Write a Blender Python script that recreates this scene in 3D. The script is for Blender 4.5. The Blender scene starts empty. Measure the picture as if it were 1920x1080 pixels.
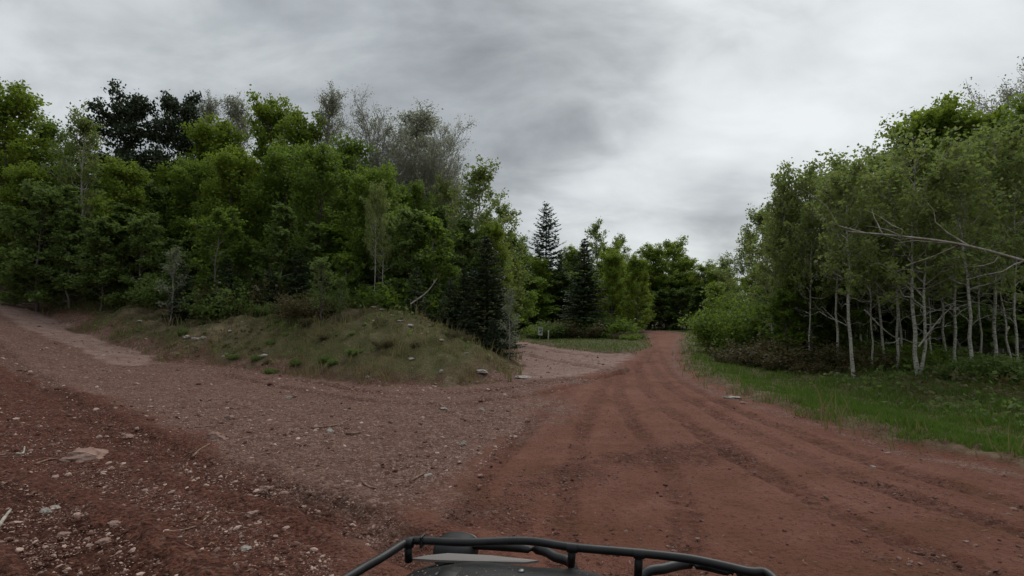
import bpy, math, random
import numpy as np
from mathutils import Vector, Matrix

scene = bpy.context.scene
COL = scene.collection
R = math.radians

# ------------------------------------------------------------------ camera
CAM_Z = 1.6
PITCH = 3.33
FPX = 1030.0                      # focal length in pixels of a 1920 px wide picture
cam_d = bpy.data.cameras.new('camera')
cam_d.sensor_width = 36.0
cam_d.lens = 36.0 * FPX / 1920.0
cam_d.clip_start = 0.05
cam_d.clip_end = 3000.0
cam = bpy.data.objects.new('camera', cam_d)
cam.location = (0, 0, CAM_Z)
cam.rotation_euler = (R(90 + PITCH), 0, 0)
COL.objects.link(cam)
scene.camera = cam

# ------------------------------------------------------------------ world: an overcast sky
SUN_EL, SUN_AZ = 48.0, 24.0       # azimuth clockwise from +Y (the way the camera looks)
world = bpy.data.worlds.new('World')
scene.world = world
world.use_nodes = True
wt = world.node_tree
wt.nodes.clear()


def wn(kind, **kw):
    n = wt.nodes.new(kind)
    for k, v in kw.items():
        setattr(n, k, v)
    return n


def wmath(op, a, b=None, c=None, clamp=False):
    n = wn('ShaderNodeMath', operation=op, use_clamp=clamp)
    for i, v in enumerate((a, b, c)):
        if v is None:
            continue
        if isinstance(v, (int, float)):
            n.inputs[i].default_value = v
        else:
            wt.links.new(v, n.inputs[i])
    return n.outputs[0]


def pix_dir(u, v):
    xc, zc = (u - 960) / FPX, -(v - 540) / FPX
    p = R(PITCH)
    d = Vector((xc, math.cos(p) - math.sin(p) * zc, math.sin(p) + math.cos(p) * zc))
    return d.normalized()


def build_world():
    L = wt.links.new
    tc = wn('ShaderNodeTexCoord')
    nrm = wn('ShaderNodeVectorMath', operation='NORMALIZE')
    L(tc.outputs['Generated'], nrm.inputs[0])
    d = nrm.outputs[0]
    # cloud deck: the direction projected on a flat layer overhead
    sep = wn('ShaderNodeSeparateXYZ'); L(d, sep.inputs[0])
    zz = wmath('ADD', wmath('MAXIMUM', sep.outputs[2], 0.0), 0.42)
    px = wmath('DIVIDE', sep.outputs[0], zz)
    py = wmath('DIVIDE', sep.outputs[1], zz)
    comb = wn('ShaderNodeCombineXYZ'); L(px, comb.inputs[0]); L(py, comb.inputs[1])
    mp = wn('ShaderNodeMapping'); mp.inputs['Rotation'].default_value = (0, 0, R(38)); mp.inputs['Scale'].default_value = (0.8, 1.25, 1); L(comb.outputs[0], mp.inputs[0])
    n1 = wn('ShaderNodeTexNoise'); n1.inputs['Scale'].default_value = 1.7; n1.inputs['Detail'].default_value = 5.0
    n1.inputs['Roughness'].default_value = 0.5; n1.inputs['Distortion'].default_value = 0.5; L(mp.outputs[0], n1.inputs['Vector'])
    n2 = wn('ShaderNodeTexNoise'); n2.inputs['Scale'].default_value = 4.2; n2.inputs['Detail'].default_value = 7.0
    n2.inputs['Roughness'].default_value = 0.55; n2.inputs['Distortion'].default_value = 0.3; L(mp.outputs[0], n2.inputs['Vector'])
    # soft warp so that breaks in the deck have ragged borders
    n3 = wn('ShaderNodeTexNoise'); n3.inputs['Scale'].default_value = 3.0; n3.inputs['Detail'].default_value = 4.0; L(d, n3.inputs['Vector'])
    sub = wn('ShaderNodeVectorMath', operation='SUBTRACT'); L(n3.outputs['Color'], sub.inputs[0]); sub.inputs[1].default_value = (0.5, 0.5, 0.5)
    scl = wn('ShaderNodeVectorMath', operation='SCALE'); L(sub.outputs[0], scl.inputs[0]); scl.inputs['Scale'].default_value = 0.34
    add = wn('ShaderNodeVectorMath', operation='ADD'); L(d, add.inputs[0]); L(scl.outputs[0], add.inputs[1])
    nd = wn('ShaderNodeVectorMath', operation='NORMALIZE'); L(add.outputs[0], nd.inputs[0])
    val = wmath('ADD', wmath('MULTIPLY', wmath('SUBTRACT', n1.outputs['Fac'], 0.5), 0.70),
                wmath('MULTIPLY', wmath('SUBTRACT', n2.outputs['Fac'], 0.5), 0.85))
    val = wmath('ADD', val, 0.42)
    # thinner (bright) and thicker (dark) stretches of the deck: (u, v, half-width in degrees, amount)
    lobes = [(1600, 50, 15, .16), (1440, 150, 9, .18), (1290, 250, 7, .08), (1650, 200, 8, .14), (1130, 335, 7, .10),
             (990, 350, 5, .14), (150, 130, 8, .22), (1850, 30, 12, .08), (1330, 10, 8, .10), (1230, 420, 7, .10), (30, 60, 8, .06),
             (850, 130, 12, -.05), (1010, 225, 8, -.06), (360, 60, 10, -.05), (1420, 400, 7, -.16),
             (1740, 140, 5, -.14), (1320, 450, 6, -.10), (650, 60, 12, -.04)]
    # the edge of the thick cloud bank, running down from the upper right
    nb = pix_dir(1500, 0).cross(pix_dir(1040, 330)).normalized()
    if nb.dot(pix_dir(1700, 200)) < 0: nb = -nb
    bd = wn('ShaderNodeVectorMath', operation='DOT_PRODUCT'); L(nd.outputs[0], bd.inputs[0]); bd.inputs[1].default_value = nb
    be = wn('ShaderNodeMapRange', interpolation_type='SMOOTHSTEP'); L(bd.outputs['Value'], be.inputs[0])
    be.inputs[1].default_value = -0.10; be.inputs[2].default_value = 0.12; be.inputs[3].default_value = -0.05; be.inputs[4].default_value = 0.10
    val = wmath('ADD', val, be.outputs[0])
    for (u, v, deg, amt) in lobes:
        dot = wn('ShaderNodeVectorMath', operation='DOT_PRODUCT'); L(nd.outputs[0], dot.inputs[0]); dot.inputs[1].default_value = pix_dir(u, v)
        # exp(-(1-dot)/(1-cos))
        e = wmath('EXPONENT', wmath('MULTIPLY', wmath('SUBTRACT', dot.outputs['Value'], 1.0), 1.0 / (1 - math.cos(R(deg)))))
        val = wmath('MULTIPLY_ADD', e, amt, val)
    ramp = wn('ShaderNodeValToRGB')
    cr = ramp.color_ramp
    cr.elements[0].position = 0.0; cr.elements[0].color = (0.135, 0.147, 0.158, 1)
    cr.elements[1].position = 1.0; cr.elements[1].color = (0.61, 0.635, 0.645, 1)
    e = cr.elements.new(0.35); e.color = (0.290, 0.312, 0.326, 1)
    e = cr.elements.new(0.65); e.color = (0.475, 0.502, 0.514, 1)
    L(val, ramp.inputs[0])
    # an overcast sky grows brighter towards the zenith
    up = wn('ShaderNodeMapRange', interpolation_type='SMOOTHSTEP'); L(sep.outputs[2], up.inputs[0])
    up.inputs[1].default_value = 0.35; up.inputs[2].default_value = 1.0; up.inputs[3].default_value = 1.0; up.inputs[4].default_value = 2.2
    bg_c = wn('ShaderNodeBackground'); L(up.outputs[0], bg_c.inputs['Strength']); L(ramp.outputs[0], bg_c.inputs['Color'])
    sky = wn('ShaderNodeTexSky', sky_type='NISHITA'); sky.sun_disc = False
    sky.sun_elevation = R(SUN_EL); sky.sun_rotation = R(SUN_AZ); sky.air_density = 1.2; sky.dust_density = 2.0
    bg_s = wn('ShaderNodeBackground'); bg_s.inputs['Strength'].default_value = 0.06; L(sky.outputs[0], bg_s.inputs['Color'])
    mix = wn('ShaderNodeMixShader'); mix.inputs[0].default_value = 0.93
    L(bg_s.outputs[0], mix.inputs[1]); L(bg_c.outputs[0], mix.inputs[2])
    out = wn('ShaderNodeOutputWorld'); L(mix.outputs[0], out.inputs['Surface'])


build_world()
world.cycles.sampling_method = 'NONE'

# ------------------------------------------------------------------ sun behind cloud
sun_d = bpy.data.lights.new('sun', 'SUN')
sun_d.energy = 1.2
sun_d.angle = R(35)
sun_d.color = (1.0, 0.96, 0.9)
sun = bpy.data.objects.new('sun', sun_d)
to_sun = Vector((math.sin(R(SUN_AZ)) * math.cos(R(SUN_EL)), math.cos(R(SUN_AZ)) * math.cos(R(SUN_EL)), math.sin(R(SUN_EL))))
sun.rotation_euler = to_sun.to_track_quat('Z', 'Y').to_euler()
sun.location = (0, 0, 40)
COL.objects.link(sun)

# ------------------------------------------------------------------ exposure and render settings
vs = scene.view_settings
vs.view_transform = 'Standard'
vs.look = 'None'
vs.exposure = 0.5
vs.gamma = 1.0
vs.use_curve_mapping = False
cy = scene.cycles
cy.max_bounces = 6
cy.diffuse_bounces = 5
cy.glossy_bounces = 2
cy.transmission_bounces = 3
cy.transparent_max_bounces = 4
cy.use_denoising = True
cy.caustics_reflective = False
cy.caustics_refractive = False

# ================================================================== helpers
rng = np.random.default_rng(7)


def vnoise(x, y, seed=0):
    xi = np.floor(x).astype(np.int64); yi = np.floor(y).astype(np.int64)
    fx = x - xi; fy = y - yi
    fx = fx * fx * fx * (fx * (fx * 6 - 15) + 10); fy = fy * fy * fy * (fy * (fy * 6 - 15) + 10)

    def h(a, b):
        n = (a * 374761393 + b * 668265263 + seed * 974634777) & 0x7fffffff
        n = ((n ^ (n >> 13)) * 1274126177) & 0x7fffffff
        n = n ^ (n >> 16)
        return (n & 0xffff) / 65535.0
    a = h(xi, yi); b = h(xi + 1, yi); c = h(xi, yi + 1); d = h(xi + 1, yi + 1)
    return (a + (b - a) * fx) + ((c + (d - c) * fx) - (a + (b - a) * fx)) * fy


def fbm(x, y, octaves=4, seed=0, gain=0.5):
    s = np.zeros_like(np.asarray(x, dtype=float)); a = 1.0; t = 0.0
    for i in range(octaves):
        s += a * (vnoise(x * 2 ** i + 17.3 * i, y * 2 ** i - 9.1 * i, seed + i) * 2 - 1)
        t += a; a *= gain
    return s / t


def smooth(a, b, x):
    t = np.clip((x - a) / (b - a), 0, 1)
    return t * t * (3 - 2 * t)


def sd_poly(x, y, poly):
    """signed distance, positive inside"""
    P = np.asarray(poly, float)
    best = np.full(np.shape(x), 1e18)
    inside = np.zeros(np.shape(x), bool)
    n = len(P)
    for i in range(n):
        ax, ay = P[i]; bx, by = P[(i + 1) % n]
        ex, ey = bx - ax, by - ay
        wx, wy = x - ax, y - ay
        t = np.clip((wx * ex + wy * ey) / (ex * ex + ey * ey + 1e-12), 0, 1)
        dx, dy = wx - ex * t, wy - ey * t
        best = np.minimum(best, dx * dx + dy * dy)
        c = ((ay <= y) & (by > y)) | ((by <= y) & (ay > y))
        xs = ax + (y - ay) / (ey if abs(ey) > 1e-12 else 1e-12) * ex
        inside ^= c & (x < xs)
    return np.where(inside, 1, -1) * np.sqrt(best)


def line_dist(x, y, pts):
    """distance to a polyline and arc length of the nearest point"""
    best = np.full(np.shape(x), 1e18); arc = np.zeros(np.shape(x)); acc = 0.0
    for (ax, ay), (bx, by) in zip(pts[:-1], pts[1:]):
        ex, ey = bx - ax, by - ay; L = math.hypot(ex, ey)
        wx, wy = x - ax, y - ay
        t = np.clip((wx * ex + wy * ey) / (L * L + 1e-12), 0, 1)
        dd = (wx - ex * t) ** 2 + (wy - ey * t) ** 2
        m = dd < best
        best = np.where(m, dd, best); arc = np.where(m, acc + t * L, arc); acc += L
    return np.sqrt(best), arc


def catmull(pts, n=8):
    P = [np.array(p, float) for p in pts]
    P = [2 * P[0] - P[1]] + P + [2 * P[-1] - P[-2]]
    out = []
    for i in range(1, len(P) - 2):
        for k in range(n):
            t = k / n
            a, b, c, d = P[i - 1], P[i], P[i + 1], P[i + 2]
            out.append(0.5 * ((2 * b) + (c - a) * t + (2 * a - 5 * b + 4 * c - d) * t * t + (3 * b - a - 3 * c + d) * t ** 3))
    out.append(P[-2])
    return [tuple(p) for p in out]


def px2g(u, v, z=0.0):
    """a point of the level ground as read off the photograph"""
    d = pix_dir(u, v)
    t = (z - CAM_Z) / d.z
    return (d.x * t, d.y * t)


def mesh_np(name, verts, faces, mats=(), face_attr=None, vcol=None, smooth_shade=False, mat_idx=None):
    """faces: one int array (M,k) or a list of such arrays"""
    me = bpy.data.meshes.new(name)
    if not isinstance(faces, (list, tuple)):
        faces = [faces]
    faces = [np.asarray(f, np.int64) for f in faces if len(f)]
    verts = np.asarray(verts, np.float32)
    me.vertices.add(len(verts)); me.vertices.foreach_set('co', verts.ravel())
    nl = sum(f.size for f in faces); nf = sum(len(f) for f in faces)
    me.loops.add(nl); me.polygons.add(nf)
    me.loops.foreach_set('vertex_index', np.concatenate([f.ravel() for f in faces]).astype(np.int32))
    tot = np.concatenate([np.full(len(f), f.shape[1]) for f in faces])
    start = np.concatenate([[0], np.cumsum(tot)[:-1]])
    me.polygons.foreach_set('loop_start', start.astype(np.int32))
    me.polygons.foreach_set('loop_total', tot.astype(np.int32))
    me.polygons.foreach_set('use_smooth', np.full(nf, smooth_shade))
    for m in mats:
        me.materials.append(m)
    if mat_idx is not None:
        me.polygons.foreach_set('material_index', np.asarray(mat_idx, np.int32))
    if face_attr is not None:
        for k, a in face_attr.items():
            at = me.attributes.new(k, 'FLOAT', 'FACE'); at.data.foreach_set('value', np.asarray(a, np.float32))
    if vcol is not None:
        for k, a in vcol.items():
            at = me.attributes.new(k, 'FLOAT_COLOR', 'POINT'); at.data.foreach_set('color', np.asarray(a, np.float32).ravel())
    me.update(calc_edges=True)
    return me


def obj(name, me, parent=None, loc=None, rot=None, scale=None):
    o = bpy.data.objects.new(name, me)
    COL.objects.link(o)
    if parent is not None:
        o.parent = parent
    if loc is not None:
        o.location = loc
    if rot is not None:
        o.rotation_euler = rot
    if scale is not None:
        o.scale = scale
    return o


def tag(o, label=None, cat=None, group=None, kind=None):
    if label: o['label'] = label
    if cat: o['category'] = cat
    if group: o['group'] = group
    if kind: o['kind'] = kind
    return o


def tubes(lines, sides=6):
    """lines: list of (points (n,3), radii (n,)) -> verts, quads"""
    V, F = [], []
    base = 0
    for pts, rad in lines:
        pts = np.asarray(pts, float); rad = np.asarray(rad, float); n = len(pts)
        tan = np.gradient(pts, axis=0); tan /= np.linalg.norm(tan, axis=1)[:, None] + 1e-9
        ref = np.array([0.0, 0, 1]) if abs(tan[0][2]) < 0.9 else np.array([1.0, 0, 0])
        a = np.cross(tan, ref); a /= np.linalg.norm(a, axis=1)[:, None] + 1e-9
        b = np.cross(tan, a)
        th = np.arange(sides) * 2 * math.pi / sides
        ring = a[:, None, :] * np.cos(th)[None, :, None] + b[:, None, :] * np.sin(th)[None, :, None]
        V.append((pts[:, None, :] + ring * rad[:, None, None]).reshape(-1, 3))
        i = np.arange(n - 1)[:, None] * sides; j = np.arange(sides)[None, :]; j2 = (j + 1) % sides
        F.append((np.stack([i + j, i + j2, i + sides + j2, i + sides + j], -1).reshape(-1, 4)) + base)
        base += n * sides
    if not V:
        return np.zeros((0, 3)), np.zeros((0, 4), int)
    return np.concatenate(V), np.concatenate(F)


# ------------------------------------------------------------------ materials
def material(name):
    m = bpy.data.materials.new(name); m.use_nodes = True
    m.node_tree.nodes.clear()
    return m


class NT:
    def __init__(s, m):
        s.t = m.node_tree

    def n(s, kind, **kw):
        x = s.t.nodes.new(kind)
        for k, v in kw.items():
            setattr(x, k, v)
        return x

    def l(s, a, b):
        s.t.links.new(a, b)

    def put(s, sock, v):
        if isinstance(v, (int, float)):
            sock.default_value = v
        elif isinstance(v, tuple):
            sock.default_value = v if len(v) == 4 or len(sock.default_value) == 3 else (*v, 1)
        else:
            s.l(v, sock)

    def math(s, op, a, b=None, clamp=False):
        x = s.n('ShaderNodeMath', operation=op, use_clamp=clamp)
        s.put(x.inputs[0], a)
        if b is not None:
            s.put(x.inputs[1], b)
        return x.outputs[0]

    def mix(s, f, a, b, blend='MIX'):
        x = s.n('ShaderNodeMix', data_type='RGBA', blend_type=blend)
        s.put(x.inputs[0], f); s.put(x.inputs[6], a); s.put(x.inputs[7], b)
        return x.outputs[2]

    def noise(s, scale, detail=4, rough=0.55, vec=None, dist=0.0):
        x = s.n('ShaderNodeTexNoise'); x.inputs['Scale'].default_value = scale; x.inputs['Detail'].default_value = detail
        x.inputs['Roughness'].default_value = rough; x.inputs['Distortion'].default_value = dist
        if vec is not None:
            s.l(vec, x.inputs['Vector'])
        return x.outputs['Fac']

    def ramp(s, f, a, b):
        x = s.n('ShaderNodeMapRange', interpolation_type='SMOOTHSTEP'); s.put(x.inputs[0], f)
        x.inputs[1].default_value = a; x.inputs[2].default_value = b
        return x.outputs[0]

    def pos(s):
        return s.n('ShaderNodeNewGeometry').outputs['Position']

    def objco(s):
        return s.n('ShaderNodeTexCoord').outputs['Object']

    def principled(s, col, rough=0.9, bump=None, spec=0.3, strength=1.0, dist=0.02, metal=0.0):
        p = s.n('ShaderNodeBsdfPrincipled')
        s.put(p.inputs['Base Color'], col); s.put(p.inputs['Roughness'], rough)
        p.inputs['Specular IOR Level'].default_value = spec; p.inputs['Metallic'].default_value = metal
        if bump is not None:
            b = s.n('ShaderNodeBump'); s.put(b.inputs['Strength'], strength); b.inputs['Distance'].default_value = dist
            s.l(bump, b.inputs['Height']); s.l(b.outputs[0], p.inputs['Normal'])
        o = s.n('ShaderNodeOutputMaterial'); s.l(p.outputs[0], o.inputs[0])
        return p


def leaf_mat(name, dark, light, trans=0.35, rough=0.6):
    m = material(name); t = NT(m)
    at = t.n('ShaderNodeAttribute', attribute_name='tint')
    oi = t.n('ShaderNodeObjectInfo')
    ns = t.noise(0.55, 2, vec=t.pos())
    f = t.math('ADD', t.math('MULTIPLY', at.outputs['Fac'], 0.55), t.math('ADD', t.math('MULTIPLY', oi.outputs['Random'], 0.25), t.math('MULTIPLY', ns, 0.3)), clamp=True)
    col = t.mix(f, dark, light)
    dif = t.n('ShaderNodeBsdfPrincipled'); t.l(col, dif.inputs['Base Color']); dif.inputs['Roughness'].default_value = rough
    dif.inputs['Specular IOR Level'].default_value = 0.25
    tr = t.n('ShaderNodeBsdfTranslucent'); c2 = t.mix(0.5, col, tuple(min(1, 1.2 * c) for c in light)); t.l(c2, tr.inputs[0])
    mx = t.n('ShaderNodeMixShader'); mx.inputs[0].default_value = trans
    t.l(dif.outputs[0], mx.inputs[1]); t.l(tr.outputs[0], mx.inputs[2])
    o = t.n('ShaderNodeOutputMaterial'); t.l(mx.outputs[0], o.inputs[0])
    return m


def bark_mat(name, a, b, scale=6.0, spots=None):
    m = material(name); t = NT(m)
    co = t.objco()
    mp = t.n('ShaderNodeMapping'); mp.inputs['Scale'].default_value = (1, 1, 0.35 if spots is None else 2.2); t.l(co, mp.inputs[0])
    n = t.noise(scale, 5, 0.6, mp.outputs[0])
    col = t.mix(t.ramp(n, 0.35, 0.65), a, b)
    if spots is not None:
        n2 = t.noise(scale * 1.4, 3, 0.6, mp.outputs[0])
        col = t.mix(t.ramp(n2, 0.56, 0.63), col, spots)
    t.principled(col, 0.9, n, 0.2, 0.6, 0.01)
    return m


M = {}
M['leaf'] = leaf_mat('broad_leaf', (0.046, 0.084, 0.011), (0.180, 0.262, 0.034), .52)
M['leaf_yellow'] = leaf_mat('spring_leaf', (0.066, 0.106, 0.011), (0.225, 0.300, 0.034), .52)
M['leaf_aspen'] = leaf_mat('aspen_leaf', (0.080, 0.112, 0.028), (0.235, 0.290, 0.076), .52)
M['leaf_bud'] = leaf_mat('budding_leaf', (0.13, 0.145, 0.09), (0.27, 0.285, 0.18), .5)
M['leaf_shrub'] = leaf_mat('shrub_leaf', (0.050, 0.084, 0.020), (0.170, 0.235, 0.056), .50)
M['leaf_pale'] = leaf_mat('pale_leaf', (0.085, 0.105, 0.060), (0.22, 0.25, 0.15))
M['leaf_bramble'] = leaf_mat('bramble_leaf', (0.034, 0.040, 0.012), (0.125, 0.100, 0.040), .4)
M['needle'] = leaf_mat('spruce_needle', (0.020, 0.036, 0.017), (0.078, 0.108, 0.050), 0.25)
M['needle_pine'] = leaf_mat('pine_needle', (0.018, 0.030, 0.014), (0.066, 0.088, 0.042), 0.2)
M['grass_green'] = leaf_mat('grass_blade', (0.034, 0.078, 0.009), (0.105, 0.170, 0.022), 0.4)
M['grass_dry'] = leaf_mat('dry_grass_blade', (0.075, 0.076, 0.024), (0.235, 0.190, 0.085), 0.35)
M['bark'] = bark_mat('grey_bark', (0.06, 0.05, 0.04), (0.14, 0.125, 0.105))
M['bark_dark'] = bark_mat('dark_bark', (0.035, 0.028, 0.022), (0.075, 0.06, 0.05))
M['bark_pale'] = bark_mat('pale_birch_bark', (0.24, 0.228, 0.19), (0.42, 0.40, 0.345), 7.0, (0.05, 0.042, 0.035))
M['bark_twig'] = bark_mat('twig_bark', (0.15, 0.14, 0.13), (0.27, 0.25, 0.23))
M['dead_wood'] = bark_mat('bleached_wood', (0.22, 0.19, 0.155), (0.38, 0.35, 0.30), 9.0)
M['stick'] = bark_mat('stick_wood', (0.13, 0.075, 0.05), (0.26, 0.17, 0.125), 14.0)


def ground_material():
    m = material('ground_surface'); t = NT(m)
    P = t.pos()
    a1 = t.n('ShaderNodeAttribute', attribute_name='mask_a'); s1 = t.n('ShaderNodeSeparateColor'); t.l(a1.outputs['Color'], s1.inputs[0])
    a2 = t.n('ShaderNodeAttribute', attribute_name='mask_b'); s2 = t.n('ShaderNodeSeparateColor'); t.l(a2.outputs['Color'], s2.inputs[0])
    grass, gravel, pale = s1.outputs[0], s1.outputs[1], s1.outputs[2]
    rubble, track, moss = s2.outputs[0], s2.outputs[1], s2.outputs[2]
    big = t.noise(0.45, 4, 0.55, P); mid = t.noise(2.6, 5, 0.6, P); fine = t.noise(22.0, 5, 0.65, P); vfine = t.noise(75.0, 4, 0.7, P)
    red = t.mix(t.ramp(big, 0.35, 0.68), (0.142, 0.052, 0.031), (0.182, 0.074, 0.050))
    red = t.mix(t.ramp(mid, 0.45, 0.72), red, (0.205, 0.090, 0.063))
    red = t.mix(t.math('MULTIPLY', t.ramp(t.noise(1.3, 5, 0.65, P), 0.50, 0.64), 0.75), red, (0.110, 0.041, 0.016))
    red = t.mix(t.math('MULTIPLY', t.ramp(fine, 0.50, 0.66), 0.65), red, (0.066, 0.023, 0.012))
    vor = t.n('ShaderNodeTexVoronoi'); vor.inputs['Scale'].default_value = 30.0; t.l(P, vor.inputs['Vector'])
    vsep = t.n('ShaderNodeSeparateColor'); t.l(vor.outputs['Color'], vsep.inputs[0])
    grv = t.mix(t.ramp(mid, 0.3, 0.7), (0.122, 0.056, 0.039), (0.172, 0.090, 0.067))
    grv = t.mix(t.math('MULTIPLY', t.ramp(vsep.outputs[0], 0.55, 0.95), 0.75), grv, (0.31, 0.20, 0.158))
    grv = t.mix(t.math('MULTIPLY', t.ramp(vfine, 0.48, 0.68), 0.75), grv, (0.048, 0.021, 0.015))
    pal = t.mix(t.ramp(mid, 0.32, 0.68), (0.235, 0.138, 0.110), (0.33, 0.225, 0.190))
    pal = t.mix(t.math('MULTIPLY', t.ramp(fine, 0.46, 0.66), 0.6), pal, (0.14, 0.070, 0.052))
    rub = t.mix(t.ramp(fine, 0.34, 0.66), (0.040, 0.011, 0.005), (0.140, 0.048, 0.027))
    rub = t.mix(t.math('MULTIPLY', t.ramp(vsep.outputs[1], 0.75, 0.97), 0.6), rub, (0.20, 0.105, 0.074))
    soil = t.mix(t.ramp(mid, 0.35, 0.65), (0.064, 0.046, 0.023), (0.155, 0.120, 0.064))
    soil = t.mix(t.ramp(t.noise(0.9, 4, 0.6, P), 0.54, 0.66), soil, (0.205, 0.155, 0.098))
    soil = t.mix(t.math('MULTIPLY', a2.outputs['Alpha'], t.ramp(t.noise(3.5, 4, 0.6, P), 0.3, 0.6)), soil, t.mix(t.ramp(fine, 0.35, 0.65), (0.060, 0.027, 0.015), (0.135, 0.070, 0.040)))
    soil = t.mix(t.math('MULTIPLY', moss, 0.75), soil, t.mix(t.ramp(fine, 0.35, 0.65), (0.045, 0.050, 0.012), (0.085, 0.080, 0.022)))
    # borders broken up by noise
    def edge(mask, k=0.55):
        return t.ramp(t.math('ADD', mask, t.math('MULTIPLY', t.math('SUBTRACT', t.math('ADD', t.math('MULTIPLY', mid, 0.5), t.math('MULTIPLY', fine, 0.5)), 0.5), k * 2)), 0.30, 0.70)
    col = t.mix(edge(rubble), red, rub)
    col = t.mix(edge(gravel), col, grv)
    col = t.mix(edge(pale), col, pal)
    col = t.mix(t.math('MULTIPLY', track, t.ramp(t.noise(13.0, 4, 0.6, P), 0.38, 0.54)), col, t.mix(0.6, col, (0.062, 0.021, 0.011)))
    col = t.mix(edge(grass), col, soil)
    peb = t.math('SUBTRACT', 1.0, t.math('MINIMUM', t.math('MULTIPLY', vor.outputs['Distance'], 1.6), 1.0))
    stony = t.math('ADD', t.math('MULTIPLY', gravel, 0.9), t.math('ADD', t.math('MULTIPLY', rubble, 0.9), 0.12), clamp=True)
    hgt = t.math('ADD', t.math('MULTIPLY', t.math('MULTIPLY', peb, stony), 0.6), t.math('ADD', t.math('MULTIPLY', fine, 0.7), t.math('MULTIPLY', vfine, 0.35)))
    t.principled(col, 0.93, hgt, 0.2, 1.0, 0.06)
    return m


M['ground'] = ground_material()


def stone_mat(name, dark, light):
    m = material(name); t = NT(m)
    at = t.n('ShaderNodeAttribute', attribute_name='tint')
    n = t.noise(9.0, 5, 0.65, t.pos())
    col = t.mix(at.outputs['Fac'], dark, light)
    col = t.mix(t.math('MULTIPLY', t.ramp(n, 0.45, 0.75), 0.5), col, tuple(c * 0.55 for c in dark))
    t.principled(col, 0.9, n, 0.25, 0.6, 0.01)
    return m


M['gravel'] = stone_mat('gravel_stone', (0.075, 0.027, 0.017), (0.43, 0.305, 0.250))
M['chips'] = stone_mat('wood_chip', (0.10, 0.045, 0.028), (0.30, 0.19, 0.13))


def rock_mat(name, a, b, c):
    m = material(name); t = NT(m)
    co = t.objco()
    n = t.noise(3.0, 6, 0.6, co); n2 = t.noise(14.0, 5, 0.65, co)
    col = t.mix(t.ramp(n, 0.35, 0.65), a, b)
    col = t.mix(t.math('MULTIPLY', t.ramp(n2, 0.5, 0.7), 0.6), col, c)
    t.principled(col, 0.88, t.math('ADD', n, t.math('MULTIPLY', n2, 0.5)), 0.3, 0.8, 0.04)
    return m


M['rock_pink'] = rock_mat('pinkish_rock', (0.20, 0.115, 0.088), (0.29, 0.19, 0.155), (0.10, 0.045, 0.032))
M['rock_pale'] = rock_mat('pale_rock', (0.21, 0.185, 0.16), (0.34, 0.30, 0.265), (0.09, 0.075, 0.06))
M['rock_grey'] = rock_mat('grey_rock', (0.24, 0.22, 0.20), (0.36, 0.34, 0.31), (0.12, 0.11, 0.10))

# ================================================================== the lie of the land
# vegetated ground: the mound and the wood behind it
POLY_M = [(-70, 52), (-38, 36), (-23.5, 25.3), (-21, 24), (-18.5, 22), (-15.7, 20), (-13.8, 18.6), (-12.1, 17.8), (-10.2, 16.0), (-7.9, 15.9), (-5.8, 15.0),
          (-3.46, 13.7), (-1.44, 13.5), (-0.14, 14.3), (0.29, 16.5), (0.32, 22), (0.1, 30), (-0.6, 36), (-3, 41), (-12, 46), (-30, 52), (-70, 66)]
# grass island and wood between the branch track and the main track
POLY_I = [(8.3, 33), (7.0, 29.2), (5.9, 26.6), (4.8, 26.3), (3.6, 27.6), (2.3, 33), (1.2, 39), (-1.5, 45), (-12, 51), (-30, 57), (-70, 72), (-70, 90), (-10, 76), (6, 66.5), (11.5, 61), (13.2, 54), (10.2, 41)]
# right verge and wood, running on round the bend
POLY_R = [(11, -40), (9.5, -20), (8, -5), (6.6, 3), (5.45, 5.9), (4.98, 6.9), (4.95, 8.7), (4.72, 11.4), (4.95, 15), (5.7, 18.5), (8.3, 27.5), (12.3, 41), (16.4, 53), (16.6, 60), (13, 67.5),
          (5, 73), (-10, 82), (-70, 98), (-70, 400), (300, 400), (300, -40)]
SIDE_L = [(-70, 40), (-34, 26), (-25, 15), (-18, 6), (-16, -4), (-20, -40), (-300, -40), (-300, 60)]

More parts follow.
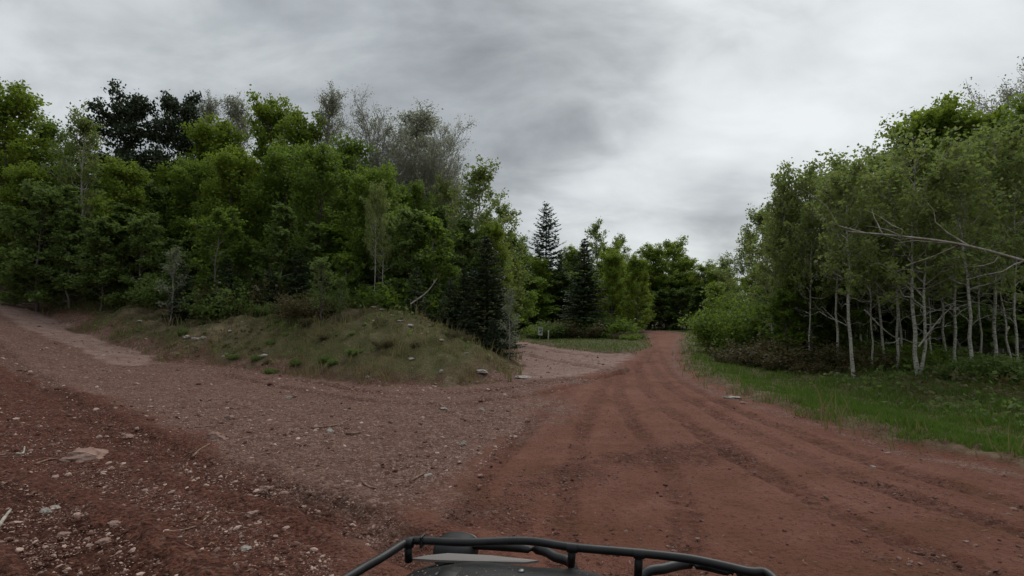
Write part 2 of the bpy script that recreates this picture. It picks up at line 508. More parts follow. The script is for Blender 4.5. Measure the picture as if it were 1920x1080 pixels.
RUTS = [  # (points, half width, depth, tread depth, dark amount)
    ([px2g(*p) for p in ((1165, 700), (1160, 735), (1185, 790), (1240, 860), (1275, 930), (1285, 1010), (1280, 1120))], 0.16, 0.024, 0.016, 0.9),
    ([px2g(*p) for p in ((1195, 690), (1215, 735), (1300, 800), (1420, 880), (1560, 960), (1720, 1030), (1950, 1120))], 0.18, 0.030, 0.018, 1.0),
    ([px2g(*p) for p in ((1215, 672), (1250, 720), (1370, 790), (1520, 860), (1700, 930), (1960, 1015))], 0.19, 0.032, 0.018, 1.0),
    ([px2g(*p) for p in ((1235, 650), (1250, 690), (1330, 745), (1480, 805), (1640, 865), (1960, 960))], 0.17, 0.025, 0.016, 0.9),
    ([px2g(*p) for p in ((1150, 700), (1110, 760), (1080, 850), (1060, 950), (1050, 1100))], 0.16, 0.020, 0.014, 0.8),
    ([px2g(*p) for p in ((1150, 690), (1060, 740), (960, 830), (870, 950), (800, 1100))], 0.18, 0.016, 0.012, 0.6),
    ([px2g(*p) for p in ((1230, 640), (1190, 690), (1040, 715), (900, 733), (700, 735), (560, 716))], 0.20, 0.070, 0.010, 0.9),
    ([px2g(*p) for p in ((1200, 690), (1060, 728), (900, 752), (720, 752), (560, 735), (420, 715))], 0.22, 0.070, 0.010, 0.9),
    ([px2g(*p) for p in ((1230, 660), (1110, 668), (1020, 655), (970, 648))], 0.35, 0.09, 0.01, 0.9),
    ([px2g(*p) for p in ((1220, 680), (1130, 690), (1030, 675), (975, 663))], 0.35, 0.09, 0.01, 0.9),
    ([(-17, 17.5), (-12.5, 13.6), (-8.6, 10.4), (-6.3, 8.4), (-4.6, 7.0), (-3.1, 5.9), (-1.7, 4.9), (-0.3, 3.6)], 0.30, 0.060, 0.018, 0.8),
    ([(-19, 16.0), (-14.5, 12.2), (-10.6, 9.2), (-8.2, 7.2), (-6.2, 5.8), (-4.4, 4.8), (-3.0, 3.9), (-1.6, 2.8)], 0.32, 0.065, 0.020, 0.8),
    ([(-9.5, 6.2), (-6.8, 5.0), (-4.6, 4.0), (-2.8, 3.1)], 0.25, 0.045, 0.020, 0.6),
]
RUTS = [(catmull(p, 6), w, dp, tr, dk) for p, w, dp, tr, dk in RUTS]
EDGE_RED = [px2g(*p) for p in ((620, 1150), (700, 1060), (850, 960), (960, 860), (1020, 790), (1060, 735), (1160, 690), (1215, 645), (1222, 628))]
POLY_RED = EDGE_RED + [(20, 70), (20, 20), (12, 0), (8, -10), (-2, -10)]


def masks(x, y):
    w = fbm(x * 0.9, y * 0.9, 4, 3) * 0.45 + fbm(x * 4, y * 4, 3, 9) * 0.10
    far = np.clip(np.hypot(x, y) / 20, 0.4, 1.6)
    sm = sd_poly(x, y, POLY_M); si = sd_poly(x, y, POLY_I); sr = sd_poly(x, y, POLY_R); sl = sd_poly(x, y, SIDE_L)
    veg = np.maximum(np.maximum(sm + w * 1.7 - 0.15, si + w * 0.7), np.maximum(sr + w * 0.55, sl + w))
    grass = smooth(-0.35, 0.45, veg)
    bare = smooth(0.57, 0.68, vnoise(x * 0.75 + 3, y * 0.95, 81) * 0.65 + vnoise(x * 3.0, y * 3.0, 82) * 0.35) * smooth(4.5, 2.5, sm) * (sm > -0.5)
    grass = grass * (1 - 0.3 * bare)
    sred = sd_poly(x, y, POLY_RED) + w * 2.2
    red = smooth(-1.7, 1.3, sred)
    # bottom-left: churned rubble
    side = sd_poly(x, y, [(-28, 21), (-17, 15.6), (-11, 12), (-7.5, 10.1), (-5, 8.4), (-3.6, 7.0), (-2.2, 5.6), (-1.0, 4.5), (0, 3.0), (1, -4), (-60, -20)])
    rub = smooth(-0.7, 0.8, side + w * 1.4) * (1 - red)
    # pale, dry gravel: the branch track and the upper left track edge
    pb = sd_poly(x, y, [(0.2, 14.6), (2.2, 16.0), (4.6, 19.5), (6.6, 22.0), (8.6, 27), (8.9, 33.4), (4, 36), (1, 50), (-30, 60), (-30, 50), (-3, 38), (-0.5, 30)])
    pale = smooth(-0.9, 1.0, pb + w * 1.3) * 0.95
    dl, _ = line_dist(x, y, [(-40, 37), (-23, 24.4), (-15.9, 19.2), (-12.3, 16.9), (-10.4, 15.2)])
    pale = np.maximum(pale, smooth(1.15, 0.2, dl + w * 0.7))
    pale = pale * (1 - 0.85 * smooth(-1.6, 1.0, sd_poly(x, y, POLY_RED) + w * 1.8))
    gravel = (1 - red) * (1 - rub) * np.ones_like(x)
    # loose stones dragged across the track
    g1, _ = line_dist(x, y, catmull([px2g(*p) for p in ((880, 975), (1000, 905), (1130, 865), (1330, 848))], 6))
    rub = np.maximum(rub, 0.6 * smooth(0.60, 0.0, g1 + w * 1.3))
    clods = smooth(0.55, 0.1, g1 + w * 0.9)
    gravel = np.maximum(gravel, 0.55 * smooth(0.45, 0.0, np.abs(sr + 0.25) + w * 0.4))
    moss = smooth(0.38, 0.62, vnoise(x * 0.5, y * 0.5, 31) * 0.6 + vnoise(x * 1.9, y * 1.9, 37) * 0.4)
    return dict(sm=sm, si=si, sr=sr, sl=sl, veg=veg, grass=grass, red=red, rub=rub, pale=pale, gravel=gravel, moss=moss, clods=clods)


def height(x, y, detail=False):
    x = np.asarray(x, float); y = np.asarray(y, float)
    m = masks(x, y)
    h = 0.012 * np.maximum(0, -x - 3) ** 1.8
    h = np.where(h > 3.2, 3.2 + (h - 3.2) * 0.25, h); h = np.minimum(h, 6.0)
    smp = np.maximum(0, m['sm'] - 0.05)
    bank = 2.0 * (1 - np.exp(-0.50 * smp / 2.0 * 1.35))
    h = h * (1 - 0.35 * smooth(2, 8, smp)) + bank
    h += 0.45 * np.exp(-(((x + 4.9) / 2.0) ** 2 + ((y - 18.0) / 1.5) ** 2)) * smooth(0, 2, smp)
    h += smooth(0, 2.0, smp) * (fbm(x * 0.55, y * 0.55, 4, 5) * 0.34 + fbm(x * 1.7, y * 1.7, 3, 6) * 0.20)
    si = np.maximum(0, m['si']); h += 0.10 * smooth(0, 0.8, si) + 0.3 * smooth(2, 15, si)
    sr = np.maximum(0, m['sr'])
    h += 0.07 * smooth(0, 0.35, sr) - 0.16 * smooth(0.6, 2.2, sr) + 0.22 * smooth(2.5, 6, sr) + 0.5 * smooth(8, 40, sr)
    h += 0.35 * smooth(44, 62, y) * smooth(0, 10, x + 2)
    h += fbm(x * 0.35, y * 0.35, 3, 11) * 0.05 * (1 - m['grass'])
    if detail:
        h += m['grass'] * fbm(x * 3, y * 3, 3, 13) * 0.06
        h += m['rub'] * (fbm(x * 2.2, y * 2.2, 4, 15) * 0.05 + fbm(x * 11, y * 11, 3, 16) * 0.016)
        h += m['gravel'] * (1 - m['grass']) * (fbm(x * 3.1, y * 3.1, 3, 17) * 0.018 + fbm(x * 17, y * 17, 2, 18) * 0.008)
        h += m['red'] * (fbm(x * 2.5, y * 2.5, 3, 19) * 0.014 + fbm(x * 14, y * 14, 2, 20) * 0.005)
    return h, m


def Hgt(x, y):
    return float(height(np.array([x]), np.array([y]))[0][0])


def build_ground():
    # rows close together near the ground in view, wider apart further out
    v = np.concatenate([np.linspace(1500, 1090, 60, endpoint=False), np.linspace(1090, 640, 430, endpoint=False), np.linspace(640, 606, 90)])
    rad = 1.6 * FPX / (v - 600)
    rad = np.concatenate([[0.05, 0.5, 1.0, 1.5], rad[rad > 1.7], [300, 340, 400, 500, 700, 1000, 1500, 2200]])
    az = np.concatenate([np.linspace(-180, -52, 60, endpoint=False), np.linspace(-52, 52, 860), np.linspace(52, 180, 60)[1:]])
    az = az[:-1]
    A, D = np.meshgrid(np.radians(az), rad)
    x = D * np.sin(A); y = D * np.cos(A)
    sh = x.shape
    x, y = x.ravel(), y.ravel()
    h, m = height(x, y, True)
    track = np.zeros_like(x)
    near = (np.hypot(x, y) < 75)
    xn, yn = x[near], y[near]
    hn = h[near]; tn = track[near]; wob = fbm(xn * 0.6, yn * 0.6, 3, 41) * 0.9 + fbm(xn * 5, yn * 5, 2, 42) * 0.5
    for pts, w, dp, tr, dk in RUTS:
        d, arc = line_dist(xn, yn, pts)
        d = d + wob * w * 0.45
        k = 0.55 + 0.45 * np.clip(fbm(arc * 0.6, arc * 0 + w * 50, 2, 43) * 2, -1, 1)
        prof = smooth(w, w * 0.45, d)
        berm = np.exp(-((d - w * 1.25) / (w * 0.35)) ** 2)
        hn = hn - dp * prof * (0.5 + 0.5 * k) + dp * 0.7 * berm * k
        lug = vnoise(arc / 0.055 + wob * 2.0, d * 5.0 + arc * 3.0, 47) * 2 - 1
        hn = hn + tr * 1.7 * prof * lug * (0.25 + 0.75 * k)
        tn = np.maximum(tn, dk * prof * (0.4 + 0.6 * k))
    h[near] = hn; track[near] = tn
    h = np.where(np.hypot(x, y) > 250, np.maximum(h, 0) * 0.3 - 0.5, h)
    verts = np.stack([x, y, h], -1)
    nr, na = sh
    i = np.arange(nr - 1)[:, None] * na; j = np.arange(na)[None, :]; j2 = (j + 1) % na
    faces = np.stack([i + j, i + na + j, i + na + j2, i + j2], -1).reshape(-1, 4)
    one = np.ones_like(x)
    ca = np.stack([m['grass'], m['gravel'], m['pale'], one], -1)
    rim = smooth(1.1, 0.2, np.abs(m['veg']))
    moss = np.maximum(m['moss'] * smooth(0.1, 1.0, m['veg']), smooth(0.4, 1.4, np.maximum(m['sr'], m['si'])))
    cb = np.stack([m['rub'], track, moss, rim], -1)
    me = mesh_np('ground', verts, faces[:, ::-1], [M['ground']], vcol={'mask_a': ca, 'mask_b': cb}, smooth_shade=True)
    o = obj('ground', me)
    tag(o, 'red dirt tracks, pale gravel and grassy banks meeting at a fork', kind='structure')
    return o


build_ground()

# ================================================================== loose stone (stuff) and single rocks
ICO_V = None


def ico(sub=0):
    t = (1 + 5 ** 0.5) / 2
    v = np.array([(-1, t, 0), (1, t, 0), (-1, -t, 0), (1, -t, 0), (0, -1, t), (0, 1, t), (0, -1, -t), (0, 1, -t), (t, 0, -1), (t, 0, 1), (-t, 0, -1), (-t, 0, 1)], float)
    v /= np.linalg.norm(v[0])
    f = [(0, 11, 5), (0, 5, 1), (0, 1, 7), (0, 7, 10), (0, 10, 11), (1, 5, 9), (5, 11, 4), (11, 10, 2), (10, 7, 6), (7, 1, 8), (3, 9, 4), (3, 4, 2), (3, 2, 6), (3, 6, 8), (3, 8, 9), (4, 9, 5), (2, 4, 11), (6, 2, 10), (8, 6, 7), (9, 8, 1)]
    for _ in range(sub):
        v = list(map(tuple, v)); cache = {}; nf = []

        def midp(a, b):
            k = (min(a, b), max(a, b))
            if k not in cache:
                p = (np.array(v[a]) + np.array(v[b])) / 2; p /= np.linalg.norm(p); v.append(tuple(p)); cache[k] = len(v) - 1
            return cache[k]
        for a, b, c in f:
            ab, bc, ca = midp(a, b), midp(b, c), midp(c, a)
            nf += [(a, ab, ca), (b, bc, ab), (c, ca, bc), (ab, bc, ca)]
        f = nf; v = np.array(v)
    return np.array(v), np.array(f)


def scatter_ground(n, keep, vmin=606, vmax=1110, umin=-120, umax=2040, seed=1, power=1.0):
    """random ground points, thinning with distance; keep(x, y, masks, rnd) -> bool"""
    g = np.random.default_rng(seed)
    a = np.radians(g.uniform(-56, 56, n))
    v = 612 + (1150 - 612) * g.random(n) ** power
    d = 1.6 * FPX / (v - 600) / np.maximum(0.5, np.cos(a))
    x, y = d * np.sin(a), d * np.cos(a)
    h, m = height(x, y, True)
    k = keep(x, y, m, g.random(n))
    return x[k], y[k], h[k], g, k


def stones_mesh(name, x, y, z, size, g, mat, flat=(0.35, 0.7), octa=False):
    if octa:
        bv = np.array([(1, 0, 0), (-1, 0, 0), (0, 1, 0), (0, -1, 0), (0, 0, 1), (0, 0, -1)], float)
        bf = np.array([(0, 2, 4), (2, 1, 4), (1, 3, 4), (3, 0, 4)])       # the underside lies in the dirt
    else:
        bv, bf = ico(0)
    n = len(x); k = len(bv)
    jit = g.uniform(0.72, 1.25, (n, k, 1))
    V = bv[None] * jit
    V = V * np.stack([g.uniform(0.75, 1.35, n), g.uniform(0.6, 1.0, n), g.uniform(*flat, n)], -1)[:, None, :]
    th = g.uniform(0, 2 * math.pi, n); c, s = np.cos(th)[:, None], np.sin(th)[:, None]
    tilt = g.normal(0, 0.22, n)[:, None]
    X = V[..., 0] * c - V[..., 1] * s; Y = V[..., 0] * s + V[..., 1] * c; Z = V[..., 2] + V[..., 0] * tilt
    V = np.stack([X, Y, Z], -1) * size[:, None, None]
    V += np.stack([x, y, z + size * 0.12], -1)[:, None, :]
    F = (bf[None] + (np.arange(n) * k)[:, None, None]).reshape(-1, 3)
    tint = np.repeat(np.clip(g.random(n) ** 1.7 * 1.05, 0, 1), len(bf))
    return mesh_np(name, V.reshape(-1, 3), F, [mat], face_attr={'tint': tint})


def build_gravel():
    def keep(x, y, m, r):
        rd = np.full(len(x), 9.0)
        for q in RUTS[:6]:
            rd = np.minimum(rd, line_dist(x, y, q[0][::3])[0])
        crumbs = smooth(0.45, 0.12, rd + (vnoise(x * 2.3, y * 2.3, 64) - .4) * .5) * m['red']
        clump = 0.30 + 1.0 * smooth(0.35, 0.7, vnoise(x * 1.1, y * 1.1, 61) * 0.6 + vnoise(x * 4.2, y * 4.2, 62) * 0.4)
        p = (0.95 * m['gravel'] + 0.62 * m['rub'] + 0.08 * m['red'] + 0.45 * m['pale'] + 0.9 * m['clods'] + 0.8 * crumbs) * clump
        cd, _ = line_dist(x, y, [(-5.0, 17.3), (-4.2, 17.0), (-3.3, 16.8), (-2.2, 16.4), (-1.2, 15.8)])
        wd, _ = line_dist(x, y, [(-11.6, 19.6), (-10.6, 19.3), (-7.6, 16.8)])
        spot = 0.9 * smooth(0.55, 0.1, cd + (vnoise(x * 2.5, y * 2.5, 66) - .5) * .6) + 0.5 * smooth(0.6, 0.1, wd + (vnoise(x * 2, y * 2, 67) - .4) * .9)
        p = np.where(m['grass'] > 0.6, spot + 0.22 * smooth(5, 1, m['sm']) * (m['sm'] > 0) * clump, p)
        return r < p
    x, y, z, g, k = scatter_ground(240000, keep, seed=5, power=0.95)
    d = np.hypot(x, y)
    size = np.clip(0.0050 * (g.pareto(2.7, len(x)) + 1), 0.005, 0.030) * np.clip(0.50 + d / 11, 0.7, 2.4)
    reddish = sd_poly(x, y, POLY_RED) > -0.2
    size = np.where(reddish, np.minimum(size * 0.75, 0.022), size)
    rubz = height(x, y)[1]['rub'] > 0.4
    big = size * 1030 / d > 3.4
    def stuff(name, sel, label, octa):
        me = stones_mesh(name, x[sel], y[sel], z[sel], size[sel], g, M['gravel'], octa=octa)
        k_ = 4 if octa else 20
        at = me.attributes['tint']; a = np.zeros(len(at.data), np.float32); at.data.foreach_get('value', a)
        a = np.where(np.repeat(reddish[sel], k_), a * 0.35, np.where(np.repeat(rubz[sel], k_), a * a * 1.1, a)); at.data.foreach_set('value', a)
        tag(obj(name, me), label, 'gravel', kind='stuff')
    stuff('gravel', big, 'loose pinkish gravel scattered over the dirt tracks', False)
    stuff('fine_gravel', ~big, 'fine pinkish grit lying on the dirt tracks', True)


build_gravel()
print('ground and gravel done')

# ================================================================== trees and shrubs
def leaf_quads(pos, size, g, flat=0.8, elong=1.5, outward=None):
    """a folded diamond per leaf; pos (n,3), size (n,)"""
    n = len(pos)
    nr = g.normal(0, 1, (n, 3)) * flat; nr[:, 2] += 1.0
    nr /= np.linalg.norm(nr, axis=1)[:, None]
    t = g.normal(0, 1, (n, 3))
    if outward is not None:
        t = t * 0.6 + outward
    t -= nr * np.sum(t * nr, 1)[:, None]; t /= np.linalg.norm(t, axis=1)[:, None] + 1e-9
    b = np.cross(nr, t)
    L = (size * 0.5 * elong)[:, None]; W = (size * 0.5)[:, None]
    V = np.stack([pos - t * L, pos + b * W - nr * W * 0.25, pos + t * L, pos - b * W - nr * W * 0.25], 1)
    F = np.arange(n * 4).reshape(n, 4)
    return V.reshape(-1, 3), F


def rand_dir(g):
    v = g.normal(0, 1, 3); return v / np.linalg.norm(v)


def grow(seed, H=12.0, r0=0.14, crown_base=0.25, crown_w=2.6, n_prim=34, up=(0.5, 1.0), n_sec=7, leaves=12000, leaf=0.11,
         lean=0.02, profile='round', clump=0.28, bark='bark', leafmat='leaf', twig=None, bare_low=0, stems=1, flat=0.8, twig_r=0.006, twigs=0, spread=0.0, kink=0.02):
    """trunk mesh (trunk and limbs) and crown mesh (twigs and leaves) of one broadleaf"""
    g = np.random.default_rng(seed)
    trunk_l, limb_l, sec_l, twig_l = [], [], [], []
    anchors, weights = [], []
    for st in range(stems):
        n = 11
        tt = np.linspace(0, 1, n)
        az = g.uniform(0, 2 * math.pi)
        off = np.cumsum(g.normal(0, H * kink * 0.5, (n, 2)), 0); off[0] = 0
        ln = lean + (spread * (0.6 + 0.8 * g.random()) if stems > 1 else 0)
        Hs = H * (1 if st == 0 else g.uniform(0.72, 0.95))
        tp = np.stack([off[:, 0] + math.cos(az) * ln * Hs * tt, off[:, 1] + math.sin(az) * ln * Hs * tt, Hs * tt], -1)
        tp[:, :2] += 0.12 * (st > 0) * np.array([math.cos(az), math.sin(az)])
        rr = r0 * (1 - tt) ** 0.8 * (1 if st == 0 else 0.75) + 0.012
        rr[0] *= 1.25
        trunk_l.append((tp, rr))

        def at(t):
            return np.array([np.interp(t, tt, tp[:, k]) for k in range(3)])
        npr = n_prim // stems
        for i in range(npr + bare_low):
            bare = i >= npr
            t = crown_base + (1 - crown_base) * ((i + g.random()) / npr) ** 0.9 if not bare else g.uniform(0.2, crown_base + 0.25)
            t = min(t, 0.95)
            k = (t - crown_base) / (1 - crown_base)
            if profile == 'round':
                pr = math.sqrt(max(0.2, 1 - ((max(0, k) - 0.35) / 0.78) ** 2))
            elif profile == 'column':
                pr = 0.35 + 0.65 * math.sin(math.pi * (0.15 + 0.75 * max(0, k)))
            elif profile == 'fan':
                pr = 0.45 + 0.65 * k * (1.25 - 0.55 * k)
            else:
                pr = max(0.1, 1 - 0.85 * k)
            L = crown_w * pr * g.uniform(0.65, 1.15)
            if bare:
                L = crown_w * g.uniform(0.35, 0.95)
            a = i * 2.39996 + g.normal(0, 0.4) + st
            el = up[0] + (up[1] - up[0]) * max(0, k) + g.normal(0, 0.15)
            d = np.array([math.cos(a) * math.cos(el), math.sin(a) * math.cos(el), math.sin(el)])
            m = 6
            s = np.linspace(0, 1, m)
            p0 = at(t)
            wob = np.cumsum(g.normal(0, L * 0.045, (m, 3)), 0); wob[0] = 0
            pts = p0 + d * (s * L)[:, None] + wob
            pts[:, 2] += 0.10 * L * s ** 2 * (1 if el < 0.9 else 0)
            if bare:
                el = g.uniform(-0.1, 0.8); d = np.array([math.cos(a) * math.cos(el), math.sin(a) * math.cos(el), math.sin(el)])
                wob = np.cumsum(g.normal(0, L * 0.07, (m, 3)), 0); wob[0] = 0; pts = p0 + d * (s * L)[:, None] + wob
            rb = (0.45 if bare else 1.0) * min(r0 * 0.42 * (1 - t) ** 0.6 + 0.010, 0.05)
            limb_l.append((pts, rb * (1 - s * 0.75) + 0.003))
            ns = n_sec if not bare else 2
            for j in range(ns):
                u = 0.22 + 0.78 * (j + g.random()) / ns
                q0 = np.array([np.interp(u, s, pts[:, c]) for c in range(3)])
                d2 = d * 0.75 + rand_dir(g) * 0.75 + np.array([0, 0, 0.22]); d2 /= np.linalg.norm(d2)
                L2 = L * g.uniform(0.28, 0.5) * (1.15 - 0.5 * u) + 0.12
                m2 = 4; s2 = np.linspace(0, 1, m2)
                w2 = np.cumsum(g.normal(0, L2 * 0.06, (m2, 3)), 0); w2[0] = 0
                pq = q0 + d2 * (s2 * L2)[:, None] + w2
                sec_l.append((pq, twig_r * 1.5 * (1 - s2 * 0.6)))
                if not bare:
                    na = 5
                    for uu in g.uniform(0.2, 1.05, na):
                        anchors.append(q0 + d2 * L2 * uu); weights.append(1.0)
                    for _ in range(twigs):
                        uu = g.uniform(0.15, 1.0)
                        q1 = np.array([np.interp(uu, s2, pq[:, c]) for c in range(3)])
                        d3 = d2 * 0.8 + rand_dir(g) * 0.7 + np.array([0, 0, 0.35]); d3 /= np.linalg.norm(d3)
                        L3 = L2 * g.uniform(0.3, 0.7)
                        s3 = np.linspace(0, 1, 3)[:, None]
                        pz = q1 + d3 * s3 * L3 + np.array([0, 0, 0.08 * L3]) * s3 ** 2
                        twig_l.append((pz, np.array([1.0, 0.8, 0.5]) * twig_r))
                        anchors.append(q1 + d3 * L3 * 0.9); weights.append(1.5)
    tv, tf = tubes(trunk_l, 9); lv, lf = tubes(limb_l, 5)
    V = np.concatenate([tv, lv]); F = np.concatenate([tf, lf + len(tv)])
    trunk_me = mesh_np('trunk', V, F, [M[bark]], smooth_shade=True)
    sv, sf = tubes(sec_l, 3); wv, wf = tubes(twig_l, 3)
    A = np.array(anchors); W = np.array(weights); W /= W.sum()
    idx = g.choice(len(A), leaves, p=W)
    pos = A[idx] + g.normal(0, clump, (leaves, 3)) * np.array([1, 1, 0.7])
    size = leaf * g.uniform(0.6, 1.35, leaves)
    qv, qf = leaf_quads(pos, size, g, flat)
    # tint: each spray of leaves shares a shade
    tint = np.clip(0.5 + 0.25 * g.normal(0, 1, len(A))[idx] + 0.16 * g.normal(0, 1, leaves), 0, 1)
    V = np.concatenate([sv, wv, qv])
    F = np.concatenate([sf, wf + len(sv), qf + len(sv) + len(wv)])
    nb = len(sf) + len(wf)
    mi = np.concatenate([np.zeros(nb), np.ones(len(qf))])
    crown_me = mesh_np('crown', V, F, [M[twig or bark], M[leafmat]], face_attr={'tint': np.concatenate([np.full(nb, 0.5), tint])}, mat_idx=mi)
    return dict(trunk=trunk_me, crown=crown_me, H=float(max(np.percentile(qv[:, 2], 99.7), np.percentile(sv[:, 2], 99.7))))


def grow_conifer(seed, H=13.0, width=2.6, whorls=30, per=8, base=0.04, droop=0.25, mat='needle', dens=26, spray=0.34, sharp=0.85, r0=0.15, irregular=0.0, spray_w=0.075):
    g = np.random.default_rng(seed)
    n = 10; tt = np.linspace(0, 1, n)
    tp = np.stack([np.cumsum(g.normal(0, H * 0.003, n)), np.cumsum(g.normal(0, H * 0.003, n)), H * tt], -1)
    trunk = [(tp, r0 * (1 - tt) + 0.012)]
    limbs = []; pos = []; out = []; sz = []; tn = []
    for w in range(whorls):
        t = base + (1 - base) * (w + 0.5 * g.random()) / whorls
        reach = width * ((1 - t) ** sharp) + 0.12
        if irregular:
            reach *= 1 + irregular * g.normal(0, 1)
            reach = max(0.25, reach)
        a0 = g.uniform(0, 6.28)
        for i in range(per):
            L = reach * g.uniform(0.7, 1.15)
            a = a0 + i * 2 * math.pi / per + g.normal(0, 0.16)
            el = -droop + 0.75 * t ** 1.4 + g.normal(0, 0.08)
            d = np.array([math.cos(a) * math.cos(el), math.sin(a) * math.cos(el), math.sin(el)])
            p0 = np.array([np.interp(t, tt, tp[:, k]) for k in range(3)]) + np.array([0, 0, g.normal(0, 0.06)])
            s = np.linspace(0, 1, 4)
            pts = p0 + d * (s * L)[:, None]; pts[:, 2] += 0.14 * L * s ** 2.5
            limbs.append((pts, 0.018 * (1 - s * 0.8) * (1.2 - t) + 0.003))
            m = max(5, int(dens * L / width * 1.5))
            u = g.uniform(0.10, 1.03, m)
            c = p0 + d * (u * L)[:, None]; c[:, 2] += 0.14 * L * u ** 2.5
            side = np.array([-d[1], d[0], 0]); side /= np.linalg.norm(side) + 1e-9
            sg = np.where(g.random(m) < 0.5, -1, 1)[:, None]
            sl = spray * g.uniform(0.6, 1.3, m) * (1.15 - 0.6 * u) * min(1.0, 0.35 + L / width)
            dirs = d * 0.55 + side * sg * 0.9 + g.normal(0, 0.18, (m, 3)) + np.array([0, 0, -0.18])
            dirs /= np.linalg.norm(dirs, axis=1)[:, None]
            pos.append(c + dirs * sl[:, None] * 0.45); out.append(dirs); sz.append(sl)
            tn.append(np.clip(0.25 + 0.5 * u + g.normal(0, 0.15, m), 0, 1))
    pos = np.concatenate(pos); out = np.concatenate(out); sz = np.concatenate(sz); tn = np.concatenate(tn)
    k = len(pos)
    nr = g.normal(0, 0.45, (k, 3)); nr[:, 2] += 1
    nr -= out * np.sum(nr * out, 1)[:, None]; nr /= np.linalg.norm(nr, axis=1)[:, None]
    b = np.cross(nr, out)
    Lh = sz[:, None] * 0.55; Wd = (spray_w * (0.6 + 0.8 * g.random(k)))[:, None]
    Vq = np.stack([pos - out * Lh, pos + b * Wd + nr * 0.01, pos + out * Lh - nr * 0.03, pos - b * Wd + nr * 0.01], 1).reshape(-1, 3)
    Fq = np.arange(k * 4).reshape(k, 4)
    tv, tf = tubes(trunk, 8)
    trunk_me = mesh_np('trunk', tv, tf, [M['bark_dark']], smooth_shade=True)
    lv, lf = tubes(limbs, 3)
    V = np.concatenate([lv, Vq]); F = np.concatenate([lf, Fq + len(lv)])
    mi = np.concatenate([np.zeros(len(lf)), np.ones(k)])
    crown_me = mesh_np('crown', V, F, [M['bark_dark'], M[mat]], face_attr={'tint': np.concatenate([np.full(len(lf), 0.4), tn])}, mat_idx=mi)
    return dict(trunk=trunk_me, crown=crown_me, H=H)


def grow_bush(seed, H=1.3, w=1.1, n=46, leaves=3600, leaf=0.075, leafmat='leaf_shrub', stem='bark', clump=0.11, flat=0.8):
    """many stems from the ground, leaves along them"""
    g = np.random.default_rng(seed)
    lines = []; anchors = []
    for i in range(n):
        a = g.uniform(0, 6.283); rr = w * math.sqrt(g.random()) * 0.75
        L = H * g.uniform(0.5, 1.08) * (1 - 0.35 * rr / w)
        root = np.array([math.cos(a) * rr * 0.5, math.sin(a) * rr * 0.5, -0.05])
        tip = np.array([math.cos(a) * rr * 1.25 + g.normal(0, 0.12) * w, math.sin(a) * rr * 1.25 + g.normal(0, 0.12) * w, L])
        s = np.linspace(0, 1, 5)[:, None]
        p = root + (tip - root) * s + np.cumsum(g.normal(0, 0.03 * H, (5, 3)), 0)
        lines.append((p, 0.009 * (1 - s[:, 0] * 0.7)))
        for u in g.uniform(0.25, 1.02, 9):
            anchors.append([np.interp(u, s[:, 0], p[:, c]) for c in range(3)])
    A = np.array(anchors); idx = g.integers(0, len(A), leaves)
    pos = A[idx] + g.normal(0, clump, (leaves, 3)); pos[:, 2] = np.maximum(pos[:, 2], 0.02)
    qv, qf = leaf_quads(pos, leaf * g.uniform(0.6, 1.35, leaves), g, flat)
    tint = np.clip(0.45 + 0.25 * g.normal(0, 1, len(A))[idx] + 0.15 * g.normal(0, 1, leaves), 0, 1)
    sv, sf = tubes(lines, 4)
    stem_me = mesh_np('stem', sv, sf, [M[stem]], smooth_shade=True)
    crown_me = mesh_np('foliage', qv, qf, [M[leafmat]], face_attr={'tint': tint})
    return dict(stem=stem_me, foliage=crown_me, H=H)


KIND = {}
KIND['broad'] = [grow(101, 11, .15, .10, 3.0, 46, (.2, .85), 8, 15000, .150, clump=.24, leafmat='leaf', bark='bark'),
                 grow(102, 11, .14, .14, 2.7, 44, (.25, .9), 8, 14500, .145, clump=.22, leafmat='leaf_yellow', bark='bark'),
                 grow(103, 11, .15, .08, 3.0, 48, (.15, .85), 8, 15000, .155, clump=.25, leafmat='leaf', bark='bark'),
                 grow(104, 11, .15, .12, 2.8, 40, (.2, .8), 7, 10500, .165, clump=.20, leafmat='leaf_yellow', bark='bark_twig', twigs=1)]
KIND['edge'] = [grow(111, 6.5, .06, .05, 1.8, 30, (.1, .85), 6, 6000, .155, clump=.16, leafmat='leaf_shrub', bark='bark', flat=.55),
                grow(112, 6.5, .06, .08, 1.7, 28, (.15, .9), 6, 5600, .150, clump=.15, leafmat='leaf', bark='bark', flat=.55),
                grow(113, 6.5, .05, .05, 1.9, 28, (.05, .8), 6, 5200, .160, clump=.15, leafmat='leaf_shrub', bark='bark_twig', profile='taper', flat=.5),
                grow(114, 6.5, .05, .10, 1.6, 24, (.1, .9), 6, 4600, .150, clump=.14, leafmat='leaf', bark='bark_twig', flat=.55, twigs=1)]
KIND['bud'] = [grow(121, 10, .15, .28, 4.0, 66, (.45, 1.0), 11, 30000, .068, clump=.18, leafmat='leaf_bud', bark='bark_twig', twigs=6, twig_r=.010, profile='round', stems=3, spread=.10),
               grow(122, 12, .12, .45, 1.7, 40, (.6, 1.1), 9, 8000, .068, clump=.15, leafmat='leaf_bud', bark='bark_pale', twig='bark_twig', twigs=5, twig_r=.010, profile='round')]
KIND['clumpy'] = [grow(131, 10, .10, .18, 2.3, 32, (.4, 1.1), 6, 7000, .125, clump=.17, leafmat='leaf_aspen', bark='bark_pale', twig='bark_twig', twigs=1),
                  grow(132, 10, .10, .25, 2.0, 28, (.4, 1.1), 6, 6000, .12, clump=.16, leafmat='leaf_aspen', bark='bark', twigs=1)]
